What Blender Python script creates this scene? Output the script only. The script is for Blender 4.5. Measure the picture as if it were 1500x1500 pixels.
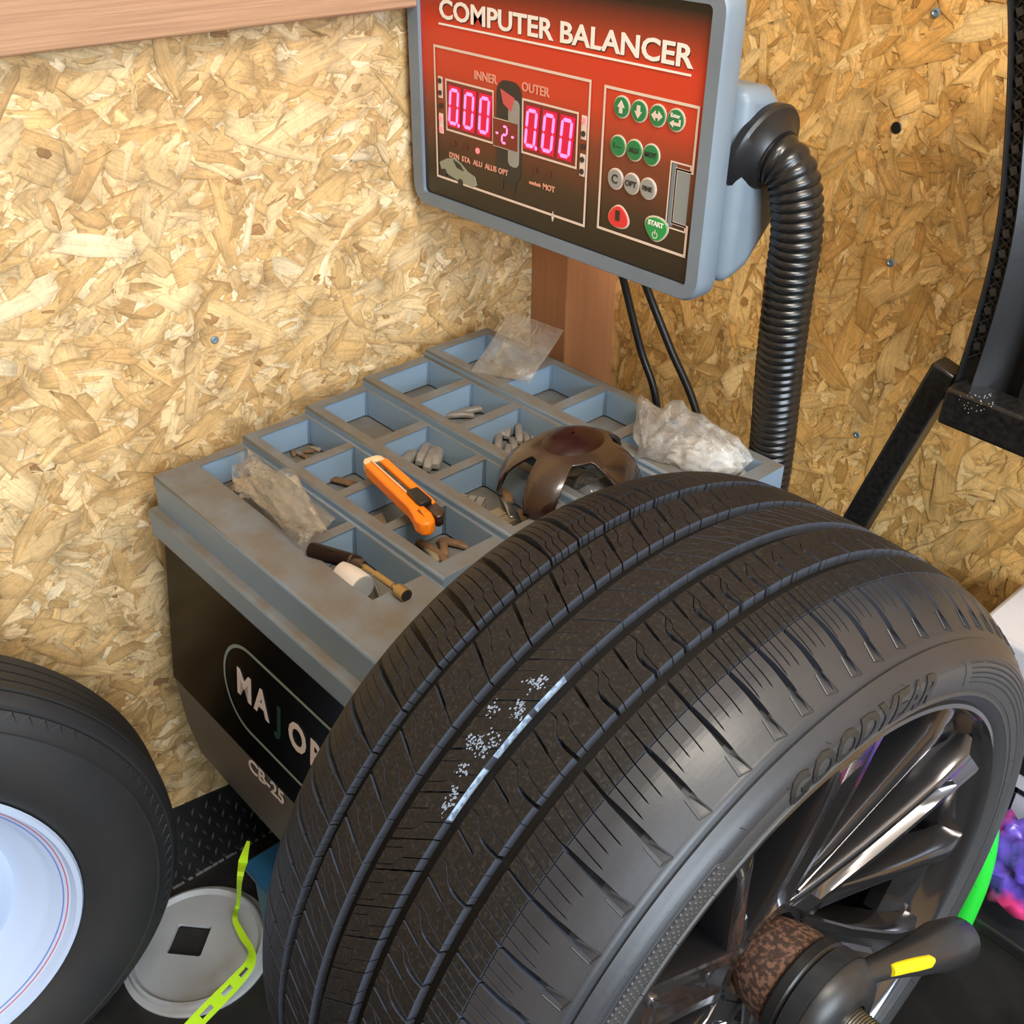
import bpy, bmesh, math, random
import numpy as np
from mathutils import Vector, Matrix
random.seed(7); RNG = np.random.default_rng(11)
S = bpy.context.scene; COL = S.collection
for o in list(bpy.data.objects): bpy.data.objects.remove(o)
PI = math.pi; H = 1.30          # everything is authored with the camera at the origin, then lifted so the floor is z=0

# ------------------------------------------------------------------ camera
F = 1571.53
R = np.array([[.67305709, .41087788, -.61495815], [.73952611, -.36290891, .56691997], [.00976108, -.83634711, -.54811334]])
cam = bpy.data.cameras.new('camera'); co = bpy.data.objects.new('camera', cam); COL.objects.link(co)
cam.sensor_width = 36; cam.lens = F / 1500 * 36; cam.clip_start = .02
M = Matrix.Identity(4)
for i in range(3):
    M[i][0] = R[i, 0]; M[i][1] = -R[i, 1]; M[i][2] = -R[i, 2]
co.matrix_world = M; S.camera = co

# ------------------------------------------------------------------ light
W = bpy.data.worlds.new('daylight'); S.world = W; W.use_nodes = True
bg = W.node_tree.nodes['Background']; bg.inputs[0].default_value = (.72, .84, 1, 1); bg.inputs[1].default_value = .30
def area(name, loc, target, sx, sy, power, col):
    l = bpy.data.lights.new(name, 'AREA'); l.shape = 'RECTANGLE'; l.size = sx; l.size_y = sy; l.energy = power; l.color = col
    o = bpy.data.objects.new(name, l); COL.objects.link(o); o.location = loc
    o.rotation_euler = (Vector(target) - Vector(loc)).to_track_quat('-Z', 'Y').to_euler(); return o
area('door_daylight', (2.2, -.22, .48), (-.6, .6, -.6), 1.8, 1.5, 98, (.78, .89, 1))
area('warm_fill', (.30, .30, .82), (-.2, .95, -.25), .7, .15, 17, (1, .91, .78))  # unseen warm fill, added to brighten the upper walls
S.view_settings.view_transform = 'Standard'; S.view_settings.look = 'None'; S.view_settings.gamma = 1
S.view_settings.use_curve_mapping = False; S.view_settings.exposure = .55

# ------------------------------------------------------------------ helpers
def ray(u, v): return Vector(R @ np.array([u - 750., v - 750., F]))
def on_x(u, v, x): r = ray(u, v); return r * (x / r.x)
def on_y(u, v, y): r = ray(u, v); return r * (y / r.y)
def on_z(u, v, z): r = ray(u, v); return r * (z / r.z)
def mat(name, col, rough=.5, metal=0, spec=.5, col2=None, scale=20, bump=0, bscale=60, detail=4, ramp=(.35, .65), stretch=None, coat=0, emit=None, estr=0):
    m = bpy.data.materials.new(name); m.use_nodes = True; nt = m.node_tree; N = nt.nodes; L = nt.links
    b = N['Principled BSDF']; b.inputs['Base Color'].default_value = (*col, 1); b.inputs['Roughness'].default_value = rough
    b.inputs['Metallic'].default_value = metal; b.inputs['Specular IOR Level'].default_value = spec; b.inputs['Coat Weight'].default_value = coat
    tc = N.new('ShaderNodeTexCoord'); vec = tc.outputs['Object']
    if stretch:
        mp = N.new('ShaderNodeMapping'); mp.inputs['Scale'].default_value = stretch; L.new(vec, mp.inputs[0]); vec = mp.outputs[0]
    if col2:
        n = N.new('ShaderNodeTexNoise'); n.inputs['Scale'].default_value = scale; n.inputs['Detail'].default_value = detail; L.new(vec, n.inputs['Vector'])
        r = N.new('ShaderNodeValToRGB'); r.color_ramp.elements[0].position = ramp[0]; r.color_ramp.elements[1].position = ramp[1]
        r.color_ramp.elements[0].color = (*col, 1); r.color_ramp.elements[1].color = (*col2, 1)
        L.new(n.outputs[0], r.inputs[0]); L.new(r.outputs[0], b.inputs['Base Color'])
    if bump:
        n2 = N.new('ShaderNodeTexNoise'); n2.inputs['Scale'].default_value = bscale; n2.inputs['Detail'].default_value = 5; L.new(vec, n2.inputs['Vector'])
        bp = N.new('ShaderNodeBump'); bp.inputs['Strength'].default_value = bump; bp.inputs['Distance'].default_value = .002
        L.new(n2.outputs[0], bp.inputs['Height']); L.new(bp.outputs[0], b.inputs['Normal'])
    if emit: b.inputs['Emission Color'].default_value = (*emit, 1); b.inputs['Emission Strength'].default_value = estr
    return m
ORG = {}
def finish(me, ang=35):
    for p in me.polygons: p.use_smooth = True
    me.set_sharp_from_angle(angle=math.radians(ang))
def root_of(o):
    while o.parent: o = o.parent
    return o
def obj(name, data, m, parent=None, label=None, cat=None, group=None, kind=None, ang=35, smooth=True, bevel=0, seg=2, origin=None):
    """data: bmesh or (verts, faces); coordinates are scene coordinates"""
    me = bpy.data.meshes.new(name)
    if isinstance(data, bmesh.types.BMesh):
        data.to_mesh(me); data.free()
    else:
        me.from_pydata([tuple(v) for v in data[0]], [], data[1])
    o = bpy.data.objects.new(name, me); COL.objects.link(o)
    for mm in (m if isinstance(m, (list, tuple)) else [m]): me.materials.append(mm)
    if parent is None:
        if origin is None:
            cs = np.array([v.co[:] for v in me.vertices]); lo = cs.min(0); hi = cs.max(0); origin = Vector(((lo[0] + hi[0]) / 2, (lo[1] + hi[1]) / 2, lo[2]))
        ORG[o.name] = Vector(origin); me.transform(Matrix.Translation(-Vector(origin))); o.location = origin
    else:
        me.transform(Matrix.Translation(-ORG[root_of(parent).name])); o.parent = parent
    if smooth: finish(me, ang)
    if bevel:
        b = o.modifiers.new('bevel', 'BEVEL'); b.width = bevel; b.segments = seg; b.limit_method = 'ANGLE'; b.angle_limit = math.radians(40)
    tag(o, label, cat, group, kind); return o
def tag(o, label=None, cat=None, group=None, kind=None):
    for k, v in (('label', label), ('category', cat), ('group', group), ('kind', kind)):
        if v: o[k] = v
def thing(name, loc, label, cat, group=None):
    o = bpy.data.objects.new(name, None); o.empty_display_size = .05; COL.objects.link(o); o.location = loc; ORG[o.name] = Vector(loc); tag(o, label, cat, group); return o
def box(bm, x0, x1, y0, y1, z0, z1, mtx=None):
    vs = [bm.verts.new(p) for p in ((x0, y0, z0), (x1, y0, z0), (x1, y1, z0), (x0, y1, z0), (x0, y0, z1), (x1, y0, z1), (x1, y1, z1), (x0, y1, z1))]
    for f in ((3, 2, 1, 0), (4, 5, 6, 7), (0, 1, 5, 4), (1, 2, 6, 5), (2, 3, 7, 6), (3, 0, 4, 7)): bm.faces.new([vs[i] for i in f])
    if mtx: bmesh.ops.transform(bm, matrix=mtx, verts=vs)
    return bm
def B(*a, **k): return box(bmesh.new(), *a, **k)
def frame_of(t, upv=(0, 0, 1)):
    t = Vector(t).normalized(); u = Vector(upv)
    if abs(t.dot(u)) > .97: u = Vector((0, 1, 0))
    a = u.cross(t).normalized(); return a, t.cross(a).normalized()
def smooth_path(pts, n):
    pts = [Vector(p) for p in pts]; out = []
    P = [pts[0] * 2 - pts[1]] + pts + [pts[-1] * 2 - pts[-2]]
    for i in range(1, len(P) - 2):
        for k in range(n):
            t = k / n; a, b, c, d = P[i - 1], P[i], P[i + 1], P[i + 2]
            out.append(.5 * ((2 * b) + (c - a) * t + (2 * a - 5 * b + 4 * c - d) * t * t + (-a + 3 * b - 3 * c + d) * t ** 3))
    out.append(pts[-1]); return out
def tube(bm, path, rad, seg=12, cap=True, flat=1):
    """rad: number, list or function(i,s,total)"""
    path = [Vector(p) for p in path]; n = len(path); rings = []; a = None
    s = [0]
    for i in range(1, n): s.append(s[-1] + (path[i] - path[i - 1]).length)
    for i, p in enumerate(path):
        t = (path[min(i + 1, n - 1)] - path[max(i - 1, 0)]).normalized()
        if a is None: a, b = frame_of(t)
        else:
            a = (a - t * a.dot(t)).normalized(); b = t.cross(a)
        r = rad(s[i]) if callable(rad) else (rad[i] if isinstance(rad, (list, tuple)) else rad)
        rings.append([bm.verts.new(p + (a * math.cos(2 * PI * k / seg) + b * flat * math.sin(2 * PI * k / seg)) * r) for k in range(seg)])
    for i in range(n - 1):
        for k in range(seg): bm.faces.new((rings[i][k], rings[i][(k + 1) % seg], rings[i + 1][(k + 1) % seg], rings[i + 1][k]))
    if cap:
        bm.faces.new(rings[0][::-1]); bm.faces.new(rings[-1])
    return bm
def TUBE(*a, **k): return tube(bmesh.new(), *a, **k)
def lathe(bm, prof, O, ax, u, seg=48, closed=False):
    """prof: (a, r); ax axis, u radial start"""
    O, ax, u = Vector(O), Vector(ax), Vector(u); w = ax.cross(u); rings = []
    for a, r in prof:
        rings.append([bm.verts.new(O + ax * a + (u * math.cos(2 * PI * k / seg) + w * math.sin(2 * PI * k / seg)) * r) for k in range(seg)])
    m = len(rings)
    for i in range(m if closed else m - 1):
        A, Bq = rings[i], rings[(i + 1) % m]
        for k in range(seg): bm.faces.new((A[k], A[(k + 1) % seg], Bq[(k + 1) % seg], Bq[k]))
    return bm
def capends(bm): bmesh.ops.holes_fill(bm, edges=[e for e in bm.edges if e.is_boundary], sides=0); bmesh.ops.recalc_face_normals(bm, faces=bm.faces); return bm
def prism(pts, d):
    """pts: 3D polygon, extruded by vector d"""
    bm = bmesh.new(); d = Vector(d); a = [bm.verts.new(p) for p in pts]; b = [bm.verts.new(Vector(p) + d) for p in pts]; n = len(pts)
    bm.faces.new(a); bm.faces.new(b[::-1])
    for i in range(n): bm.faces.new((a[i], b[i], b[(i + 1) % n], a[(i + 1) % n]))
    bmesh.ops.recalc_face_normals(bm, faces=bm.faces); return bm
def roundrect(x0, x1, z0, z1, r, n=6):
    out = []
    for cx, cz, a0 in ((x1 - r, z1 - r, 0), (x0 + r, z1 - r, 90), (x0 + r, z0 + r, 180), (x1 - r, z0 + r, 270)):
        for k in range(n + 1):
            a = math.radians(a0 + 90 * k / n); out.append((cx + r * math.cos(a), cz + r * math.sin(a)))
    return out
def text_mesh(s, size, ext=.0004, bold=0, xs=1, shear=0):
    """flat letters: returns list of verts (x, y, z) centred on x, faces"""
    c = bpy.data.curves.new('t', 'FONT'); c.body = s; c.size = size; c.extrude = ext; c.offset = bold; c.align_x = 'CENTER'; c.align_y = 'CENTER'; c.shear = shear; c.resolution_u = 3
    o = bpy.data.objects.new('t', c); COL.objects.link(o); bpy.context.view_layer.update()
    me = bpy.data.meshes.new_from_object(o.evaluated_get(bpy.context.evaluated_depsgraph_get()))
    v = [(p.co.x * xs, p.co.y, p.co.z) for p in me.vertices]; f = [tuple(p.vertices) for p in me.polygons]
    bpy.data.objects.remove(o); bpy.data.curves.remove(c); bpy.data.meshes.remove(me); return v, f

# ------------------------------------------------------------------ materials
m_osb = mat('osb base', (.50, .30, .12), .75, col2=(.66, .44, .21), scale=30, bump=.5, bscale=150)
def flake_mat(name, tint):
    m = bpy.data.materials.new(name); m.use_nodes = True; nt = m.node_tree; N = nt.nodes; L = nt.links; b = N['Principled BSDF']
    at = N.new('ShaderNodeAttribute'); at.attribute_name = 'strand_tone'; uv = N.new('ShaderNodeUVMap')
    mp = N.new('ShaderNodeMapping'); mp.inputs['Scale'].default_value = (18, 420, 1); L.new(uv.outputs[0], mp.inputs[0])
    n = N.new('ShaderNodeTexNoise'); n.inputs['Scale'].default_value = 1; n.inputs['Detail'].default_value = 4; L.new(mp.outputs[0], n.inputs['Vector'])
    r = N.new('ShaderNodeMapRange'); r.inputs['From Min'].default_value = .3; r.inputs['From Max'].default_value = .7; r.inputs['To Min'].default_value = .78; r.inputs['To Max'].default_value = 1.1; L.new(n.outputs[0], r.inputs[0])
    n2 = N.new('ShaderNodeTexNoise'); n2.inputs['Scale'].default_value = 26; n2.inputs['Detail'].default_value = 5; tc = N.new('ShaderNodeTexCoord'); L.new(tc.outputs['Object'], n2.inputs['Vector'])
    r2 = N.new('ShaderNodeMapRange'); r2.inputs['From Min'].default_value = .25; r2.inputs['From Max'].default_value = .55; r2.inputs['To Min'].default_value = .66; r2.inputs['To Max'].default_value = 1.04; L.new(n2.outputs[0], r2.inputs[0])
    mu = N.new('ShaderNodeMath'); mu.operation = 'MULTIPLY'; L.new(r.outputs[0], mu.inputs[0]); L.new(r2.outputs[0], mu.inputs[1])
    re = N.new('ShaderNodeMapRange'); re.inputs['From Min'].default_value = .74; re.inputs['From Max'].default_value = 1.0; re.inputs['To Min'].default_value = 1.0; re.inputs['To Max'].default_value = .70; L.new(at.outputs['Alpha'], re.inputs[0])
    nd = N.new('ShaderNodeTexNoise'); nd.inputs['Scale'].default_value = 45; L.new(tc.outputs['Object'], nd.inputs['Vector'])
    ad = N.new('ShaderNodeVectorMath'); ad.operation = 'MULTIPLY_ADD'; ad.inputs[1].default_value = (.03, .03, .03); L.new(nd.outputs['Color'], ad.inputs[0]); L.new(tc.outputs['Object'], ad.inputs[2])
    vo = N.new('ShaderNodeTexVoronoi'); vo.feature = 'DISTANCE_TO_EDGE'; vo.inputs['Scale'].default_value = 62; L.new(ad.outputs[0], vo.inputs['Vector'])
    rv = N.new('ShaderNodeMapRange'); rv.inputs['From Max'].default_value = .07; rv.inputs['To Min'].default_value = .84; L.new(vo.outputs[0], rv.inputs[0])
    m5 = N.new('ShaderNodeMath'); m5.operation = 'MULTIPLY'; L.new(mu.outputs[0], m5.inputs[0]); L.new(re.outputs[0], m5.inputs[1]); m6 = N.new('ShaderNodeMath'); m6.operation = 'MULTIPLY'; L.new(m5.outputs[0], m6.inputs[0]); L.new(rv.outputs[0], m6.inputs[1]); mu = m6
    mx = N.new('ShaderNodeVectorMath'); mx.operation = 'SCALE'; L.new(at.outputs['Color'], mx.inputs[0]); L.new(mu.outputs[0], mx.inputs['Scale'])
    ti = N.new('ShaderNodeVectorMath'); ti.operation = 'MULTIPLY'; ti.inputs[1].default_value = tint; L.new(mx.outputs[0], ti.inputs[0])
    L.new(ti.outputs[0], b.inputs['Base Color']); b.inputs['Roughness'].default_value = .62; b.inputs['Specular IOR Level'].default_value = .3
    bp = N.new('ShaderNodeBump'); bp.inputs['Strength'].default_value = .3; bp.inputs['Distance'].default_value = .0006; L.new(n.outputs[0], bp.inputs['Height']); L.new(bp.outputs[0], b.inputs['Normal'])
    return m
m_flake_l = flake_mat('osb strands left', (.97, .93, .90)); m_flake_b = flake_mat('osb strands back', (1.12, .93, .62))
m_wood = mat('planed pine header', (.42, .25, .145), .6, col2=(.34, .195, .11), scale=6, stretch=(40, 1.2, 60), bump=.25, bscale=8)
m_post = mat('reddish stud', (.46, .20, .075), .6, col2=(.40, .17, .08), scale=5, stretch=(60, 60, 1.2), bump=.2, bscale=7)
m_post2 = mat('reddish stud pale', (.56, .29, .145), .6, col2=(.46, .22, .11), scale=5, stretch=(60, 60, 1.2), bump=.2, bscale=7)
m_floor = mat('black floor', (.010, .010, .010), .55, col2=(.026, .024, .022), scale=14, bump=.5, bscale=40)
m_plate = mat('black diamond plate', (.010, .010, .011), .38, col2=(.018, .017, .016), scale=30, bump=.1)
m_white = mat('white paint ceiling', (.75, .74, .70), .8)
m_screw = mat('zinc washer', (.30, .42, .52), .35, .7)
m_black = mat('black plastic', (.012, .012, .013), .35, bump=.1)
m_hose = mat('black corrugated plastic', (.011, .011, .011), .27)
m_grey = mat('grey moulded plastic', (.175, .225, .275), .42, col2=(.15, .19, .235), scale=9)
# tray plastic: settled dust only lies on faces that look up
m_tray = mat('blue grey tray plastic', (.19, .275, .37), .38)
def dusty(m, dust, lo=.55, hi=.95, mx_=1.0):
    nt = m.node_tree; N = nt.nodes; L = nt.links; b = N['Principled BSDF']; base = tuple(b.inputs['Base Color'].default_value)
    g = N.new('ShaderNodeNewGeometry'); sx = N.new('ShaderNodeSeparateXYZ'); L.new(g.outputs['Normal'], sx.inputs[0])
    r = N.new('ShaderNodeMapRange'); r.inputs['From Min'].default_value = lo; r.inputs['From Max'].default_value = hi; L.new(sx.outputs['Z'], r.inputs[0])
    n = N.new('ShaderNodeTexNoise'); n.inputs['Scale'].default_value = 25; n.inputs['Detail'].default_value = 6; tc = N.new('ShaderNodeTexCoord'); L.new(tc.outputs['Object'], n.inputs['Vector'])
    r2 = N.new('ShaderNodeMapRange'); r2.inputs['From Min'].default_value = .3; r2.inputs['From Max'].default_value = .6; r2.inputs['To Min'].default_value = .62; L.new(n.outputs[0], r2.inputs[0])
    mu = N.new('ShaderNodeMath'); mu.operation = 'MULTIPLY'; L.new(r.outputs[0], mu.inputs[0]); L.new(r2.outputs[0], mu.inputs[1])
    m3 = N.new('ShaderNodeMath'); m3.operation = 'MULTIPLY'; m3.inputs[1].default_value = mx_; L.new(mu.outputs[0], m3.inputs[0]); mu = m3
    mx = N.new('ShaderNodeMix'); mx.data_type = 'RGBA'; mx.inputs['A'].default_value = base; mx.inputs['B'].default_value = (*dust, 1)
    L.new(mu.outputs[0], mx.inputs['Factor']); L.new(mx.outputs['Result'], b.inputs['Base Color'])
    a = N.new('ShaderNodeMapRange'); a.inputs['To Min'].default_value = b.inputs['Roughness'].default_value; a.inputs['To Max'].default_value = .75; L.new(mu.outputs[0], a.inputs[0]); L.new(a.outputs[0], b.inputs['Roughness'])
dusty(m_tray, (.145, .130, .108), .1, .9)
m_cab = mat('grey painted sheet', (.13, .125, .115), .45, col2=(.12, .115, .105), scale=12)
m_decal = mat('gloss black decal', (.006, .006, .007), .22, spec=.6)
m_dkgreen = mat('dark green print', (.006, .045, .028), .4); m_pale = mat('pale print', (.62, .58, .60), .5); m_line = mat('grey green line', (.20, .27, .25), .5)
m_rubber = mat('tread rubber', (.0085, .0085, .0092), .55, spec=.3, col2=(.032, .029, .027), scale=420, detail=8, ramp=(.52, .74), bump=.12, bscale=300)
m_groove_lit = mat('sky-lit groove wall rubber', (.050, .058, .078), .42, spec=.5)  # sky reflection on the groove walls is put into this lighter bluish colour
m_gfloor_shade = mat('shaded groove floor rubber', (.006, .0062, .0068), .6, spec=.25)  # near-black: the shade deep in the grooves is put into the colour
m_side = mat('sidewall rubber', (.025, .0275, .034), .40, spec=.5, col2=(.018, .020, .025), scale=12, bump=.05, bscale=200)
m_side2 = mat('sidewall band rubber', (.040, .041, .043), .5, spec=.5, bump=.15, bscale=500)
m_letter = mat('raised sidewall letters', (.016, .016, .016), .4)
m_rim = mat('black chrome rim', (.13, .125, .13), .14, .9, coat=.4)
m_chrome = mat('bright machined spoke face', (.30, .31, .33), .16, .95)
m_barrel = mat('dark rim barrel', (.05, .05, .052), .35, .6)
m_cone = mat('rusty steel cone', (.060, .036, .028), .62, .35, col2=(.21, .115, .078), scale=240, detail=7, ramp=(.46, .58), bump=.35, bscale=160)
m_dkrub = mat('worn black nut body', (.014, .015, .017), .40, col2=(.022, .023, .026), scale=60)
m_steel = mat('steel', (.42, .42, .42), .3, .9)
m_knob = mat('grey handle grip', (.022, .022, .024), .30)
m_yellow = mat('yellow grip insert', (.85, .68, .01), .4); m_neon = mat('fluorescent yellow strap', (.58, .95, .02), .5, emit=None)
m_green = mat('bright green cable', (.02, .60, .04), .4)
m_orange = mat('orange knife body', (.95, .24, .006), .38); m_cream = mat('pale plastic', (.78, .58, .34), .5)
m_lead = mat('dull grey lead', (.22, .20, .18), .55, .25, col2=(.30, .28, .25), scale=80)
m_tan = mat('tan adhesive paper', (.28, .22, .14), .7); m_brown = mat('dirty brown clips', (.13, .07, .035), .6, col2=(.24, .14, .07), scale=80)
m_brass = mat('worn brass', (.42, .30, .13), .35, .7); m_roll = mat('white plastic', (.62, .57, .53), .55); m_roll2 = mat('grey end', (.35, .37, .38), .6)
m_hood = mat('gloss brown black hood', (.022, .009, .008), .20, spec=.6, coat=.5); dusty(m_hood, (.16, .11, .055), .3, 1.0, .22); m_hood2 = mat('dark red lens', (.022, .005, .005), .3, spec=.4)
m_wheelw = mat('white wheel paint', (.50, .60, .78), .32); m_redl = mat('red pin line', (.55, .14, .18), .4); m_bluel = mat('blue pin line', (.16, .22, .55), .4)
m_lid = mat('grey white lid', (.55, .56, .57), .45, col2=(.40, .41, .42), scale=7, ramp=(.3, .6)); m_blue = mat('blue plastic', (.02, .12, .26), .35)
m_purple = mat('violet foil bag', (.10, .06, .42), .25, col2=(.75, .05, .20), scale=11, ramp=(.52, .62)); m_pail = mat('white pail plastic', (.52, .53, .58), .4)
def film(name, col, alpha=.45, rough=.2):
    m = bpy.data.materials.new(name); m.use_nodes = True; nt = m.node_tree; N = nt.nodes; L = nt.links; N.remove(N['Principled BSDF']); out = N['Material Output']
    tr = N.new('ShaderNodeBsdfTransparent'); g = N.new('ShaderNodeBsdfGlossy'); g.inputs['Roughness'].default_value = rough
    d = N.new('ShaderNodeBsdfDiffuse'); d.inputs[0].default_value = (*col, 1); t = N.new('ShaderNodeBsdfTranslucent'); t.inputs[0].default_value = (*col, 1)
    a = N.new('ShaderNodeMixShader'); a.inputs[0].default_value = .45; L.new(d.outputs[0], a.inputs[1]); L.new(t.outputs[0], a.inputs[2])
    tc = N.new('ShaderNodeTexCoord'); n = N.new('ShaderNodeTexNoise'); n.inputs['Scale'].default_value = 55; n.inputs['Detail'].default_value = 3; n.inputs['Distortion'].default_value = 2.5; L.new(tc.outputs['Object'], n.inputs['Vector'])
    mr = N.new('ShaderNodeMapRange'); mr.inputs['From Min'].default_value = .35; mr.inputs['From Max'].default_value = .65; mr.inputs['To Min'].default_value = alpha * .7; mr.inputs['To Max'].default_value = min(1, alpha * 1.3); L.new(n.outputs[0], mr.inputs[0])
    mi = N.new('ShaderNodeMixShader'); L.new(mr.outputs[0], mi.inputs[0]); L.new(tr.outputs[0], mi.inputs[1]); L.new(a.outputs[0], mi.inputs[2])
    bp = N.new('ShaderNodeBump'); bp.inputs['Strength'].default_value = .8; bp.inputs['Distance'].default_value = .003; L.new(n.outputs[0], bp.inputs['Height']); L.new(bp.outputs[0], g.inputs['Normal'])
    fr = N.new('ShaderNodeFresnel'); fr.inputs[0].default_value = 1.55; L.new(bp.outputs[0], fr.inputs['Normal'])
    fm_ = N.new('ShaderNodeMath'); fm_.operation = 'MULTIPLY'; fm_.inputs[1].default_value = .6; L.new(fr.outputs[0], fm_.inputs[0]); m2 = N.new('ShaderNodeMixShader'); L.new(fm_.outputs[0], m2.inputs[0]); L.new(mi.outputs[0], m2.inputs[1]); L.new(g.outputs[0], m2.inputs[2]); L.new(m2.outputs[0], out.inputs[0]); return m
m_film = film('clear polythene', (.85, .82, .76), .08); m_film2 = film('cloudy polythene', (.90, .89, .87), .26, .2); m_film3 = film('thin polythene', (.85, .80, .72), .15)
m_clear = film('clear hard plastic', (.5, .55, .6), .12, .05)

# ------------------------------------------------------------------ setting
YB = 1.085; YAW = .03
def wx(y): return -1.055 + YAW * (y - .33)
def kick_z(y): return -1.152 - .125 * (y - .33)
Y0 = -1.5
wl = obj('wall_left', ([(wx(Y0), Y0, kick_z(Y0)), (wx(YB), YB, kick_z(YB)), (wx(YB), YB, .9), (wx(Y0), Y0, .9), (wx(Y0) - .015, Y0, kick_z(Y0)), (wx(YB) - .015, YB, kick_z(YB)), (wx(YB) - .015, YB, .9), (wx(Y0) - .015, Y0, .9)],
    [(0, 1, 2, 3), (7, 6, 5, 4), (0, 4, 5, 1), (3, 2, 6, 7), (0, 3, 7, 4), (1, 5, 6, 2)]), m_osb, kind='structure', smooth=False)
wb = obj('wall_back', B(-1.1, 2.3, YB, YB + .015, -1.3, .9), m_osb, kind='structure', smooth=False)
obj('wall_front', B(-1.2, 1.6, Y0 - .015, Y0, -1.3, .9), m_osb, kind='structure', smooth=False)
obj('floor', B(-1.3, 2.3, Y0, YB + .015, -1.32, -1.3), m_floor, kind='structure', smooth=False)
obj('ceiling', B(-1.3, 2.3, Y0, YB + .015, .9, .92), m_white, kind='structure', smooth=False)

def strands(name, parent, origin, eu, ev, nrm, ulim, vlim, n, m, bias, sd):
    """pressed wood strands lying on a board: irregular flat flakes, each its own tone"""
    rng = np.random.default_rng(sd); O = np.array(origin); eu, ev, nrm = map(np.array, (eu, ev, nrm))
    K = 10; L_ = rng.lognormal(math.log(.036), .6, n).clip(.008, .13); Wd = (L_ * rng.uniform(.16, .60, n)).clip(.004, .034)
    q_ = int(n * .68); L_[:q_] *= .42; Wd[:q_] *= .50
    o_ = rng.permutation(n); L_ = L_[o_]; Wd = Wd[o_]
    ang = bias + rng.normal(0, .75, n); cu = rng.uniform(*ulim, n); cv = rng.uniform(*vlim, n)
    base = np.array([(-.5, -.33), (-.33, -.5), (0, -.52), (.28, -.48), (.48, -.36), (.5, .25), (.3, .5), (0, .48), (-.3, .5), (-.5, .3)])
    sh = base[None] + rng.normal(0, .10, (n, K, 2)); sh = np.concatenate([sh, sh.mean(1, keepdims=True)], 1); x = sh[..., 0] * L_[:, None]; y = sh[..., 1] * Wd[:, None]
    hgt = rng.uniform(.0003, .0016, n)[:, None] + x * rng.normal(0, .012, n)[:, None] + y * rng.normal(0, .05, n)[:, None]
    hgt = hgt.clip(.0001, .0024)
    ca, sa = np.cos(ang)[:, None], np.sin(ang)[:, None]; uu = cu[:, None] + x * ca - y * sa; vv = cv[:, None] + x * sa + y * ca
    P = O + uu[..., None] * eu + vv[..., None] * ev + hgt[..., None] * nrm
    me = bpy.data.meshes.new(name); 
    tri = np.array([(k, (k + 1) % K, K) for k in range(K)]); me.from_pydata(P.reshape(-1, 3).tolist(), [], (tri[None] + (np.arange(n) * (K + 1))[:, None, None]).reshape(-1, 3).tolist())
    pal = np.array([(.80, .61, .34), (.75, .54, .27), (.68, .46, .205), (.62, .405, .175), (.52, .325, .14), (.40, .235, .10), (.88, .73, .47)])
    t = rng.choice(7, n, p=[.25, .28, .22, .12, .05, .02, .06]); t = np.where((t > 3) & (t < 6) & (L_ * Wd > .00035), 2, t); c = pal[t] * rng.uniform(.84, 1.12, (n, 1))
    c4 = np.ones((n, K + 1, 4)); c4[..., :3] = c[:, None]; c4[:, K, 3] = 0; at = me.color_attributes.new('strand_tone', 'FLOAT_COLOR', 'POINT'); at.data.foreach_set('color', c4.reshape(-1))
    uv = me.uv_layers.new(name='UVMap'); q = np.stack([x + cu[:, None] * 3, y + cv[:, None] * 3], -1)[:, tri].reshape(-1, 2); uv.data.foreach_set('uv', q.reshape(-1))
    o = bpy.data.objects.new(name, me); COL.objects.link(o); me.materials.append(m); me.transform(Matrix.Translation(-ORG[parent.name])); o.parent = parent; tag(o, kind='stuff'); return o
cy = math.cos(math.atan(YAW)); ex = (YAW * cy, cy, 0)
strands('strand', wl, (wx(.33), .33, 0), ex, (0, 0, 1), (cy, -YAW * cy, 0), (-1.0, .74), (-1.20, .12), 36000, m_flake_l, .15, 3)
strands('strand', wb, (0, YB, 0), (1, 0, 0), (0, 0, 1), (0, -1, 0), (-1.0, .45), (-1.3, .12), 33000, m_flake_b, 1.35, 5)

# diamond plate kick board on the left wall, raised lozenges
kb = obj('baseboard_left', ([(wx(Y0) + .004, Y0, kick_z(Y0)), (wx(YB) + .004, YB, kick_z(YB)), (wx(YB) + .004, YB, -1.3), (wx(Y0) + .004, Y0, -1.3), (wx(Y0) - .014, Y0, kick_z(Y0)), (wx(YB) - .014, YB, kick_z(YB)), (wx(YB) - .014, YB, -1.3), (wx(Y0) - .014, Y0, -1.3)],
    [(3, 2, 1, 0), (4, 5, 6, 7), (0, 1, 5, 4), (2, 3, 7, 6), (0, 4, 7, 3), (1, 2, 6, 5)]), m_plate, kind='structure', smooth=False)
bm = bmesh.new()
for i in range(-14, 34):
    for j in range(0, 9):
        y = .0 + i * .021 + (j % 2) * .0105; z = -1.292 + j * .0165
        if z > kick_z(y) - .012: continue
        a = .75 if j % 2 else -.75 + PI; a = 1.25 if j % 2 else 1.9
        d = Vector((0, math.cos(a), math.sin(a))); e = Vector((0, -d.z, d.y)); c = Vector((wx(y) + .004, y, z)); n_ = Vector((1, 0, 0))
        vs = [bm.verts.new(p) for p in (c - d * .0085, c + e * .0022, c + d * .0085, c - e * .0022, c - d * .004 + n_ * .0016, c + d * .004 + n_ * .0016)]
        for f in ((0, 3, 4), (3, 2, 5), (3, 5, 4), (2, 1, 5), (1, 0, 4), (1, 4, 5)): bm.faces.new([vs[k] for k in f])
obj('raised_lozenge', bm, mat('worn plate ridges', (.10, .10, .10), .35, .4), kb, kind='stuff', smooth=False)
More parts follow.
